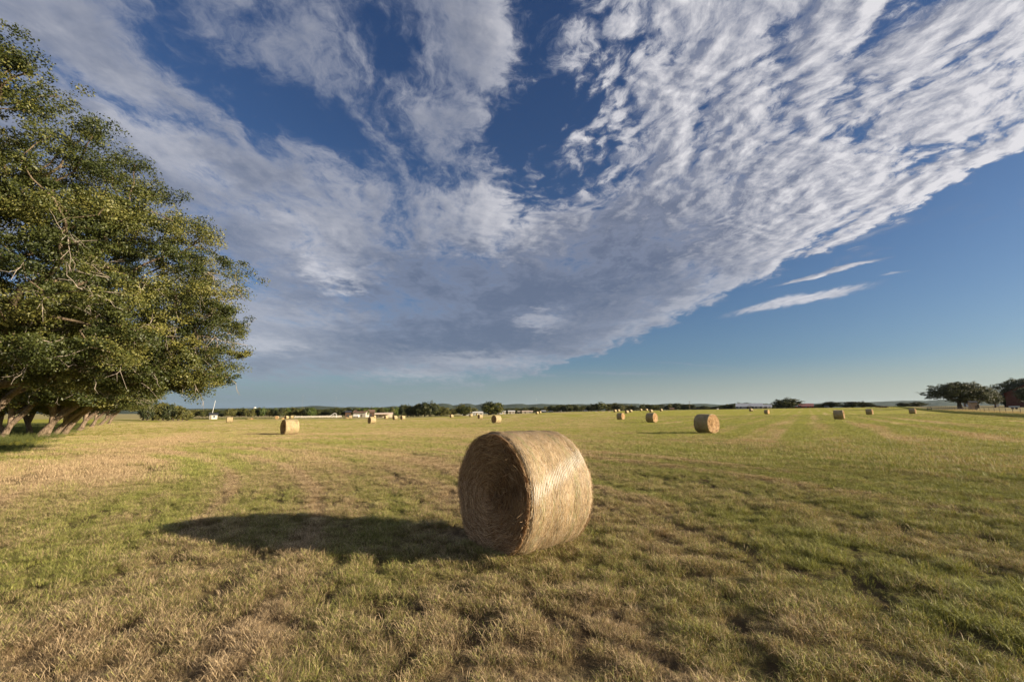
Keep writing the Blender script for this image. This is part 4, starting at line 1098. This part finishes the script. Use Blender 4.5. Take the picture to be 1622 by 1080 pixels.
# white shed and leaning pole on the left
loc, w_, rz = span(332.3, 344.5, 663, 188)
house('white_shed', 'small white shed with a black roof and one dark window at the left field edge', 'shed', loc, rz + R(4), w_, 3.2, hgt(338, 656.3, 188, loc[2]), .7, W_WHITE, R_DARK, .3, wins=[(.2, 1.15, .75, .8)], door=(-1.0, .5, 1.6))
x, y, z = foot(335, 200); p = MB(); tx, tz = pt(339.5, 634, 200); p.tube((0, 0, -.4), (tx - x + .55, 0, tz - z), .13, .07, 8)
root = empty('tall_pole', (x, y, z)); p.build('pole', M_STEELW, root); MB().tube((.1, 0, (tz - z) * .3), (.45, .02, (tz - z) * .3 + .1), .04).build('bracket', M_STEELW, root)
tag(root, 'tall thin pale pole leaning right, rising behind the white shed', 'pole')
# water tower
x, y, z = foot(402.7, 900); zt = pt(402.7, 644.6, 900)[1]; root = empty('water_tower', (x, y, z)); hh = zt - z
m_ = MB(); prof = [(0, 0), (1.2, .1), (2.3, .6), (2.8, 1.4), (2.8, 2.4), (2.1, 3.2), (.9, 3.7), (0, 3.8)]
V = []; F = []
for r, zz in prof: V += [(r * math.cos(t * math.pi / 8), r * math.sin(t * math.pi / 8), hh - 3.8 + zz) for t in range(16)]
for k_ in range(len(prof) - 1): F += [(k_ * 16 + i, k_ * 16 + (i + 1) % 16, (k_ + 1) * 16 + (i + 1) % 16, (k_ + 1) * 16 + i) for i in range(16)]
m_.raw(V, F).build('tank', M_WHITE, root); MB().tube((0, 0, 0), (0, 0, hh - 3.6), .7, .5, 12).build('column', M_WHITE, root)
tag(root, 'little white water tower showing over the trees on the left', 'water tower')
# radio masts
for px, top, lab in ((478, 628, 'thin radio mast rising above the trees right of the seamed bale'), (531, 631, 'thin radio mast above the trees left of the brown-roofed house'), (850, 634, 'thin radio mast above the trees, over the small pair of bales')):
    x, y, z = foot(px, 700); hh = hgt(px, top, 700, z); root = empty('radio_mast', (x, y, z)); m_ = MB()
    for a in (0, 2.1, 4.2): m_.tube((.4 * math.cos(a), .4 * math.sin(a), 0), (.2 * math.cos(a), .2 * math.sin(a), hh), .045, .035, 5)
    m_.build('lattice', M_WIRE, root); MB().tube((0, 0, hh - .1), (0, 0, hh + 3), .05, .03, 6).build('antenna', M_STEELW, root)
    tag(root, lab, 'mast', 'thin masts on the horizon')
M_RAIL = paint('weathered_white_rail', (.46, .42, .36), .6)
# white rail and trailer arm on the left
x0, y0, z0 = foot(467, 215); x1, y1, z1 = foot(541, 235)
root = empty('white_rail', (x0, y0, z0)); n = 9; zr = hgt(467, 659.3, 215, z0)
r_ = MB(); zz1 = pt(541, 658.2, 235)[1] - z0
for k_ in range(3): r_.tube((0, 0, zr - k_ * .35), (x1 - x0, y1 - y0, zz1 - k_ * .35), .10, .10, 6)
r_.build('rail', M_RAIL, root)
for i in range(n):
    f = i / (n - 1); MB().box(-.1, .1, -.1, .1, -.8, .05).build('post', M_RAIL, root, ((x1 - x0) * f, (y1 - y0) * f, zr * (1 - f) + zz1 * f))
tag(root, 'low white rail fence running along the field edge behind the seamed bale', 'fence')
x, y, z = foot(530, 222); root = empty('loading_chute', (x, y, z)); q = .34
V = MB().tube((-2.6, 0, .9), (-.2, 0, 2.7), .13).tube((-.2, 0, 2.7), (1.0, 0, 2.2), .13).tube((1.0, 0, 2.2), (1.2, 0, .2), .10); V.build('arm', M_WHITE, root)
MB().tube((-2.4, 0, .9), (1.1, 0, .9), .08).tube((-.6, 0, .9), (-.3, 0, 2.5), .06).build('frame', M_WHITE, root); tag(root, 'slanting white frame standing up from the white rail', 'frame')
# brown-roofed houses
loc, w_, rz = span(562, 583, 656, 300)
house('farm_house', 'brown-roofed house with a white gable wall half hidden by green trees', 'house', loc, rz - R(18), w_ * .95, 8, hgt(570, 652.8, 300, loc[2]), hgt(570, 649.2, 300, loc[2]) - hgt(570, 652.8, 300, loc[2]), paint('muted_cream_wall', (.40, .37, .31)), R_BROWN, .5, wins=[(-2, 1.5, 1.2, 1.1)], door=(1.5, 1., 2.1))  # wall in a duller cream tone, to be less conspicuous
loc, w_, rz = span(580, 592.5, 655, 320)
house('brown_barn', 'brown barn with a rusty roof, left of the long pale shed', 'barn', loc, rz, w_, 9, hgt(586, 652, 320, loc[2]), 1.6, W_BROWN, R_BROWN, .6, door=(0, 2.5, 2.2))
loc, w_, rz = span(547, 556, 655, 340)
house('dark_shed', 'dark shed between trees behind the white rail', 'shed', loc, rz, w_, 6, hgt(551, 652.5, 340, loc[2]), 1.2, W_BROWN, R_DARK, .5, door=(0, 1.8, 2))
x, y, z = foot(564.5, 250); root = empty('white_tank', (x, y, z))
MB().tube((-1.6, 0, 1.0), (1.6, 0, 1.0), .75, .75, 14).build('tank', M_WHITE, root, bevel=.0)
for sx in (-1, 1): MB().box(sx - .1, sx + .1, -.5, .5, -.1, .5).build('support', M_DARK, root)
tag(root, 'white tank lying at the foot of the white gable', 'tank')
# long pale shed
loc, w_, rz = span(593.5, 622.5, 658, 290)
root = empty('long_open_shed', loc, rz); e = hgt(600, 655.8, 290, loc[2]); e2 = hgt(600, 653.7, 290, loc[2])
m_ = MB(); V = [(-w_ / 2, -3.2, e), (w_ / 2, -3.2, e + .25), (w_ / 2, 3.2, e2 + .35), (-w_ / 2, 3.2, e2)]; m_.raw(V + [(a, b, c - .18) for a, b, c in V], [(0, 1, 2, 3), (7, 6, 5, 4), (0, 4, 5, 1), (1, 5, 6, 2), (2, 6, 7, 3), (3, 7, 4, 0)]).build('roof', M_TAN, root)
MB().box(-w_ / 2 + .3, w_ / 2 - .3, 2.8, 2.95, -.3, e2 - .1).build('back_wall', W_CREAM, root)
for i in range(6): MB().box(-.1, .1, -.1, .1, -.3, e - .05).build('post', M_WOOD, root, (-w_ / 2 + .4 + i * (w_ - .8) / 5, -2.8, 0))
tag(root, 'long open shed with a pale sloping roof beside the brown barn', 'shed')
# white roofs in the middle
def low_shed(px0, px1, top, eave, Y, lab, wall=W_WHITE, roof=M_WHITE, d=5, nd=1, turn=0, cat='shed', name='white_shed'):
    loc, w_, rz = span(px0, px1, 652, Y); e = max(hgt((px0 + px1) / 2, eave, Y, loc[2]), 1.2); t_ = max(hgt((px0 + px1) / 2, top, Y, loc[2]) - e, .3)
    house(name, lab, cat, loc, rz + R(turn), w_, d, e, t_, wall, roof, .3, wins=[(w_ * .25, e * .5, min(1., w_ * .2), e * .35)] if w_ > 4 else (), door=(-w_ * .2, min(1.4, w_ * .3), e * .75))
low_shed(732, 750, 651.9, 653, 330, 'long low white shed roof, left one behind the round-crowned tree')
low_shed(751.5, 765.5, 651.6, 652.8, 345, 'long low white shed roof behind the twin-crowned tree')
low_shed(787.2, 796.5, 649.3, 650.8, 330, 'bright white building right beside the twin-crowned tree', d=7)
low_shed(797, 801, 650.5, 651.3, 345, 'small white lean-to on the right of the bright white building')
low_shed(805, 815.5, 650.0, 651.0, 390, 'low white shed, first right of the bright white building', W_CREAM)
low_shed(820, 824, 650.6, 651.4, 400, 'tiny cream shed between the two low white sheds', W_CREAM, W_CREAM)
low_shed(827, 843.8, 650.2, 651.2, 395, 'low beige building with a white right end', W_CREAM, M_TAN)
low_shed(858, 864.5, 649.8, 650.7, 400, 'small white shed just right of the small pair of bales')
# parked vehicles under the trees
def vehicle(px, Y, L, col, lab, cat='truck', name='parked_truck', van=False):
    x, y, z = foot(px, Y); root = empty(name, (x, y, z), -math.atan2(x, Y)); h = 1.0
    b = MB(); P = [(-L / 2, .45), (-L / 2, 1.05), (-L * .18, 1.1), (-L * .10, 1.75), (L * .18 if not van else L * .44, 1.78), (L * .27 if not van else L * .48, 1.12), (L / 2, 1.0), (L / 2, .45)]
    V = [(a, -.9, c) for a, c in P] + [(a, .9, c) for a, c in P]; n = len(P)
    b.raw(V, [tuple(range(n)), tuple(range(2 * n - 1, n - 1, -1))] + [(i, i + n, (i + 1) % n + n, (i + 1) % n) for i in range(n)]).build('body', col, root)
    MB().box(-L * .08, L * .17, -.915, .915, 1.2, 1.62).build('window', GLASS, root)
    for sx in (-L * .32, L * .32):
        for sy in (-.8, .8): MB().tube((sx, sy - .12, .38), (sx, sy + .12, .38), .38, .38, 14).build('wheel', M_DARK, root)
    tag(root, lab, cat)
vehicle(927, 385, 4.9, M_WHITE, 'little white pickup parked before the trees at the centre right')
vehicle(872.5, 395, 4.6, M_WHITE, 'white car parked under the long rounded clump of trees', 'car', 'parked_car', True)
vehicle(886, 395, 4.4, paint('silver_car_paint', (.5, .5, .5), .3), 'silver car parked right of the white car under the rounded clump', 'car', 'parked_car', True)
vehicle(784, 310, 4.6, paint('grey_car_paint', (.16, .17, .20), .3), 'dark grey car parked below the twin-crowned tree', 'car', 'parked_car', True)
# brown shed, pole and trailer
low_shed(1061.5, 1068.3, 645.8, 646.8, 370, 'small rust-brown shed before the trees left of the utility pole', paint('rust_wall', (.34, .19, .14)), R_BROWN, 4, name='brown_shed')
def upole(px, top, Y, lab, arm=True):
    x, y, z = foot(px, Y); hh = hgt(px, top, Y, z); root = empty('utility_pole', (x, y, z)); MB().tube((0, 0, -.5), (0, 0, hh), .17, .11, 8).build('pole', M_WOOD, root)
    MB().box(-1.1, 1.1, -.06, .06, hh - .9, hh - .75).build('crossarm', M_WOOD, root)
    for sx in (-.95, 0, .95): MB().tube((sx, 0, hh - .75), (sx, 0, hh - .55), .06, .04, 6).build('insulator', M_WHITE, root)
    tag(root, lab, 'utility pole')
upole(1093.3, 635.2, 360, 'grey wooden utility pole standing tallest above the trees left of the white house')
vehicle(1104.5, 365, 5.6, M_DARK, 'dark truck parked right of the utility pole')
x, y, z = foot(1137, 360); root = empty('stock_tank', (x, y, z)); MB().tube((0, 0, 0), (0, 0, .9), .8, .8, 14).build('tank', M_WHITE, root); MB().tube((0, 0, .9), (0, 0, 1.0), .86, .86, 14).build('rim', M_DARK, root)
tag(root, 'small white stock tank left of the long white house', 'tank')
# the long white house
Y = 375
loc, w_, rz = span(1167.5, 1208.5, 647.5, Y); e = hgt(1188, 643.6, Y, loc[2]); tp = hgt(1188, 638.8, Y, loc[2])
house('ranch_house', 'long white ranch house with a grey metal roof', 'house', loc, rz, w_, 13, e, tp - e, W_WHITE, R_METAL, .5,
      wins=[(-9.6, 1.3, 1.6, 1.3), (-6.6, 1.3, 1.2, 1.3), (2.6, 1.3, 1.6, 1.3), (5.0, 1.3, 1.2, 1.3), (8.6, 1.3, 1.8, 1.3)], door=(-1.2, 1.2, 2.1))
x, y, z = foot(1188.5, Y - 7.6); gb = empty('porch_gable', (x, y, z), rz + R(90)); gb.name = 'entry_porch'
m_ = MB(); hh = e + 1.0
m_.raw([(-2, -2.4, e - .4), (2, -2.4, e - .4), (2, 0, hh), (-2, 0, hh), (-2, 2.4, e - .4), (2, 2.4, e - .4)] + [(-2, -2.4, e - .6), (2, -2.4, e - .6), (2, 0, hh - .2), (-2, 0, hh - .2), (-2, 2.4, e - .6), (2, 2.4, e - .6)],
       [(0, 1, 2, 3), (3, 2, 5, 4), (6, 9, 8, 7), (9, 10, 11, 8), (0, 6, 7, 1), (4, 5, 11, 10), (0, 3, 9, 6), (3, 4, 10, 9), (1, 7, 8, 2), (2, 8, 11, 5)]).build('roof', R_DARK, gb)
for sy in (-2.1, 2.1): MB().box(-1.8, -1.6, sy - .1, sy + .1, -.2, e - .5).build('post', W_BROWN, gb)
tag(gb, 'dark gabled porch in the middle of the long white house', 'porch')
loc, w_, rz = span(1210.5, 1223.3, 647.5, Y); house('garage', 'white annex with a grey roof at the right end of the long white house', 'garage', loc, rz, w_, 9, hgt(1216, 644.3, Y, loc[2]), 2.0, W_WHITE, R_METAL, .4, wins=[(1.6, 1.3, 1.2, 1.)], door=(-1.5, 2.4, 2.1))
# red barn
loc, w_, rz = span(1254, 1289, 646.5, 400); e = hgt(1270, 643.0, 400, loc[2]); t_ = hgt(1270, 638.9, 400, loc[2])
house('red_barn', 'long dark red barn with a red roof right of the big spreading tree', 'barn', loc, rz, w_, 12, e, t_ - e, W_RED, R_RED, .5, wins=[(3, 1.4, 1.2, 1.0), (6.5, 1.4, 1.2, 1.0)], door=(-2, 3.2, 2.6))
loc, w_, rz = span(1252.5, 1264, 646.5, 388); e = hgt(1258, 643.0, 388, loc[2]); t_ = hgt(1258, 638.2, 388, loc[2])
house('metal_barn', 'grey metal-roofed wing at the left end of the red barn', 'barn', loc, rz, w_, 9, e, t_ - e, W_RED, R_METAL, .4, door=(0, 2.6, 2.4))
low_shed(1307.5, 1314, 643.0, 644.2, 300, 'small white shed under the round dark tree right of the red barn', W_WHITE, R_METAL, 3)
low_shed(1304, 1309, 641.0, 642.3, 420, 'tiny grey-roofed house between the red barn and the round dark tree', W_WHITE, R_METAL, 4, name='small_house')
# long low shelter on the right horizon
x0, y0, z0 = foot(1391, 235); x1, y1, z1 = foot(1413, 250); root = empty('feeding_shelter', (x0, y0, z0)); L = math.hypot(x1 - x0, y1 - y0); root.rotation_euler[2] = math.atan2(y1 - y0, x1 - x0)
zt = hgt(1393, 642.3, 237, z0); MB().box(-.3, L + .3, -1.4, 1.4, zt - .14, zt).build('roof', R_DARK, root)
MB().box(.3, L - 3, .9, 1.0, zt - .95, zt - .2).build('back_panel', W_BROWN, root)
for i in range(6): MB().box(-.08, .08, -.08, .08, -.4, zt - .14).build('post', M_DARK, root, (i * L / 5, -1.2, 0))
tag(root, 'long low dark shelter on posts left of the small rounded trees', 'shelter')
# dark feeder on two legs by the fence
x, y, z = foot(1473.5, 150); root = empty('cattle_feeder', (x, y, z), -.5); k_ = .9
MB().box(-.62, .62, -.35, .35, .75, 1.0).build('trough', M_DARK, root)
m_ = MB().tube((-.5, 0, 1.35), (.35, 0, 1.62), .07).tube((-.6, 0, 1.0), (-.5, 0, 1.35), .07).tube((.6, 0, 1.0), (.35, 0, 1.62), .07); m_.build('frame', M_DARK, root)
for sx in (-.42, .5): MB().tube((sx, 0, 1.0), (sx * 1.1, 0, -.1), .085, .07, 8).build('leg', M_DARK, root)
tag(root, 'dark feeder on two legs standing behind the fence, left of the wide oak', 'feeder')
# little shed and the barn on the right
loc, w_, rz = span(1538, 1548, 641, 172); e = hgt(1543, 636.6, 172, loc[2])
root = house('tool_shed', 'little shed with a tan plywood side and a dark lean-to roof under the wide oak', 'shed', loc, rz + R(20), w_, 2.4, e, .45, M_PLY, R_DARK, .4, door=(.5, .7, 1.5))
Y = 205; loc = foot(1650, Y); e = 7.3; ad = math.atan2(loc[0], Y)
house('rust_barn', 'big rust-red barn end wall with a dark overhanging roof at the right edge', 'barn', (loc[0] + 9 * math.sin(ad), loc[1] + 9 * math.cos(ad), loc[2]), R(90) - ad + R(3), 18, 22, e, 6.0, W_BRICK, R_DARK, 1.3, wins=[(-6, 2, 1.6, 1.4), (0, 2, 1.6, 1.4)], door=(6, 3, 3))
loc, w_, rz = span(1600, 1617.5, 640, 165); root = empty('white_trailer', loc, rz); MB().box(-w_ / 2, w_ / 2, -1., 1., .55, 1.3).build('body', M_WHITE, root, bevel=.05)
for sx in (-.5, .5): MB().tube((sx, -1.02, .4), (sx, -.8, .4), .38, .38, 12).build('wheel', M_DARK, root)
tag(root, 'low white trailer parked before the rust-red barn', 'trailer')
low_shed(1577, 1585, 633.2, 634.8, 240, 'pale grey shed glimpsed between the small oaks left of the rust-red barn', paint('pale_grey_wall', (.5, .53, .58)), R_METAL, 4, name='grey_shed')
low_shed(1528, 1538, 633.8, 636.2, 245, 'pale grey-white shed glimpsed behind the little tan shed', paint('pale_blue_wall', (.52, .56, .62)), R_METAL, 4, name='grey_shed')

# ---- fence on the right: posts and wires
def fence(pts_, name, label, ph=1.25, pr=.055, wires=4, post=M_WOOD):
    o0 = pts_[0]; root = empty(name, (o0[0], o0[1], Hs(*o0))); zz = root.location[2]
    P = [(x - o0[0], y - o0[1], Hs(x, y) - zz) for x, y in pts_]
    for i, (x, y, z) in enumerate(P):
        rr_ = random.Random(i * 7 + 1); MB().tube((0, 0, -.4), (rr_.uniform(-.06, .06), rr_.uniform(-.06, .06), ph * rr_.uniform(.92, 1.1)), pr * rr_.uniform(.8, 1.3), pr * .8, 7).build('post', post, root, (x, y, z))
    for k_ in range(wires):
        w_ = MB(); h = ph * (.25 + .7 * k_ / (wires - 1))
        for a, b in zip(P[:-1], P[1:]): w_.tube((a[0], a[1], a[2] + h), (b[0], b[1], b[2] + h), .006, .006, 4)
        w_.build('wire', M_WIRE, root)
    tag(root, label, 'fence')
fx, fy = 107.2, 88.; dxy = (math.sin(R(40.5)), math.cos(R(40.5)))
fence([(fx - dxy[0] * 14 + dxy[0] * 6.4 * i, fy - dxy[1] * 14 + dxy[1] * 6.4 * i) for i in range(42)], 'wire_fence', 'wire fence on thin wooden posts along the pale pasture on the right', 1.3, .06)
# far field fences
def fl(px, Y): x, y, z = foot(px, Y); return (x, y)
fence([tuple(np.array(fl(240, 200)) * (1 - t) + np.array(fl(460, 215)) * t) for t in np.linspace(0, 1, 22)], 'wire_fence', 'fence along the far left edge of the field, passing behind the white shed', 1.15, .05, 3, M_BARKD)
fence([tuple(np.array(fl(640, 285)) * (1 - t) + np.array(fl(1000, 330)) * t) for t in np.linspace(0, 1, 30)], 'wire_fence', 'fence along the middle of the far field edge, before the twin-crowned tree', 1.15, .05, 3, M_BARKD)
fence([tuple(np.array(fl(1010, 330)) * (1 - t) + np.array(fl(1385, 270)) * t) for t in np.linspace(0, 1, 34)], 'wire_fence', 'fence across the far field edge before the white house and the red barn', 1.15, .05, 3, M_BARKD)

# ---- uncut grass: verge under the oaks, bank by the fence, ditch at the far edge
tall_specs = [(38, .10, .18, .42, .006, .45, .05, 3), (44, .12, .15, .34, .006, .6, .1, 3), (30, .08, .25, .55, .005, .35, 0, 3)]
C_TALL = tuft_collection('tall_tuft', tall_specs, M_TALL)
def strip(name, label, P, s0, s1, dry, sc=1.):
    P = np.array(P); n = len(P); z = H(P[:, 0], P[:, 1]); 
    o = scatter(name, C_TALL, np.stack([P[:, 0], P[:, 1], z - .02], 1), RNG.uniform(0, 6.28, n), RNG.uniform(s0, s1, n) * sc, RNG.integers(0, 3, n), dry + RNG.normal(0, .08, n)); tag(o, label, 'grass')
def along(a, b, wid, dens, skew=0.):
    a, b = np.array(a, float), np.array(b, float); L = np.linalg.norm(b - a); d = (b - a) / L; nr = np.array([d[1], -d[0]]); n = int(L * wid * dens)
    u = RNG.uniform(0, L, n); v = RNG.uniform(-wid / 2, wid / 2, n); return a + u[:, None] * d + v[:, None] * nr
# under the oaks: density falls with distance
x, y = ring(6, 45, 22, R(-75), R(-38)); v = verge(x, y); k_ = (v > RNG.normal(.8, .6, len(x))) & (v < 14)
x2, y2 = ring(45, 130, 4.0, R(-62), R(-38)); v2 = verge(x2, y2); k2 = (v2 > RNG.normal(.8, .8, len(x2))) & (v2 < 12)
P = np.concatenate([np.stack([x[k_], y[k_]], 1), np.stack([x2[k2], y2[k2]], 1)]); S_ = np.concatenate([np.full(k_.sum(), .62), np.full(k2.sum(), 1.2)])
strip('verge_grass', 'uncut green grass under the oaks on the left', P, .7, 1.2, .05, S_)
P = along((60, 44), (143, 141), 1.6, 16.); P2 = along((143, 141), (330, 372), 2.2, 7.)
strip('bank_grass', 'dark strip of uncut grass along the right edge of the mown field', np.concatenate([P, P2]), .9, 1.7, .08)
P = along((85, 62), (180, 173), 8, 3.5)
strip('pasture_grass', 'pale dry grass of the pasture along the fence', P, .8, 1.3, .95)
P = np.concatenate([along(fl(228, 186), fl(338, 190), 2.2, 7), along(fl(338, 190), fl(440, 200), 2.2, 7), along(fl(440, 205), fl(560, 240), 2., 3), along(fl(640, 280), fl(735, 290), 2.5, 6)])
strip('ditch_grass', 'dark rough grass along the far left edge of the field', P, 1.2, 2.4, .12)
# dropped hay and grass pushed up round the foot of the front bale
n = 1500; ax = np.array([math.cos(R(39)), math.sin(R(39))]); pr_ = np.array([-ax[1], ax[0]])
u = RNG.uniform(-.62, .62, n); v = RNG.normal(0, 1, n); v = np.sign(v) * (.20 + np.abs(v) * .17); e_ = RNG.uniform(size=n) < .35
u = np.where(e_, np.sign(u) * (.50 + np.abs(RNG.normal(0, .11, n))), u); v = np.where(e_, RNG.uniform(-.45, .45, n), v)
P = np.array(BALE0) + u[:, None] * ax + v[:, None] * pr_
o = scatter('loose_hay', C_NEAR, np.stack([P[:, 0], P[:, 1], H(P[:, 0], P[:, 1]) + .005], 1), RNG.uniform(0, 6.28, n), RNG.uniform(.7, 1.25, n), RNG.choice([1, 3, 4, 5], n), .50 + RNG.normal(0, .18, n))
tag(o, 'loose hay and pushed-up grass around the foot of the front bale', 'hay')
# small hay heaps
for px, Y, hw, lab in ((396.5, 180, 6.0, 'flattened pale heap of hay right of the small bale near the white shed'), (448, 186, 2.2, 'tiny pale heap of hay left of the middle tiny bale'), (549, 205, 4.5, 'pale heap of hay left of the tiny bale before the brown-roofed house')):
    x, y, z = foot(px, Y); me = bpy.data.meshes.new('hay_heap'); bm = bmesh.new(); bmesh.ops.create_icosphere(bm, subdivisions=4, radius=1.)
    for v in bm.verts:
        f = 1 + (float(fbm(v.co.x * 2 + 7, v.co.y * 2 + v.co.z * 3 + px, 9, 3)) - .5) * .7; v.co = Vector((v.co.x * hw / F_PX * Y * f, v.co.y * .9 * f, max(v.co.z, -.2) * .55 * f))
    bm.to_mesh(me); bm.free(); tag(link('hay_heap', me, M_FACE, None, (x, y, z)), lab, 'hay heap')

# ---- the evening air: one box of thin even haze round everything
hm, ht, hout = mat('haze_air'); pv = ht.new('ShaderNodeVolumePrincipled'); pv.inputs['Color'].default_value = (.55, .72, .95, 1); pv.inputs['Density'].default_value = HAZE; pv.inputs['Anisotropy'].default_value = .2
ht.l.new(pv.outputs[0], hout.inputs['Volume'])
hz_ = MB().box(-14200, 14200, -14200, 14200, -14., 330.).build('haze', hm); tag(hz_, kind='stuff')
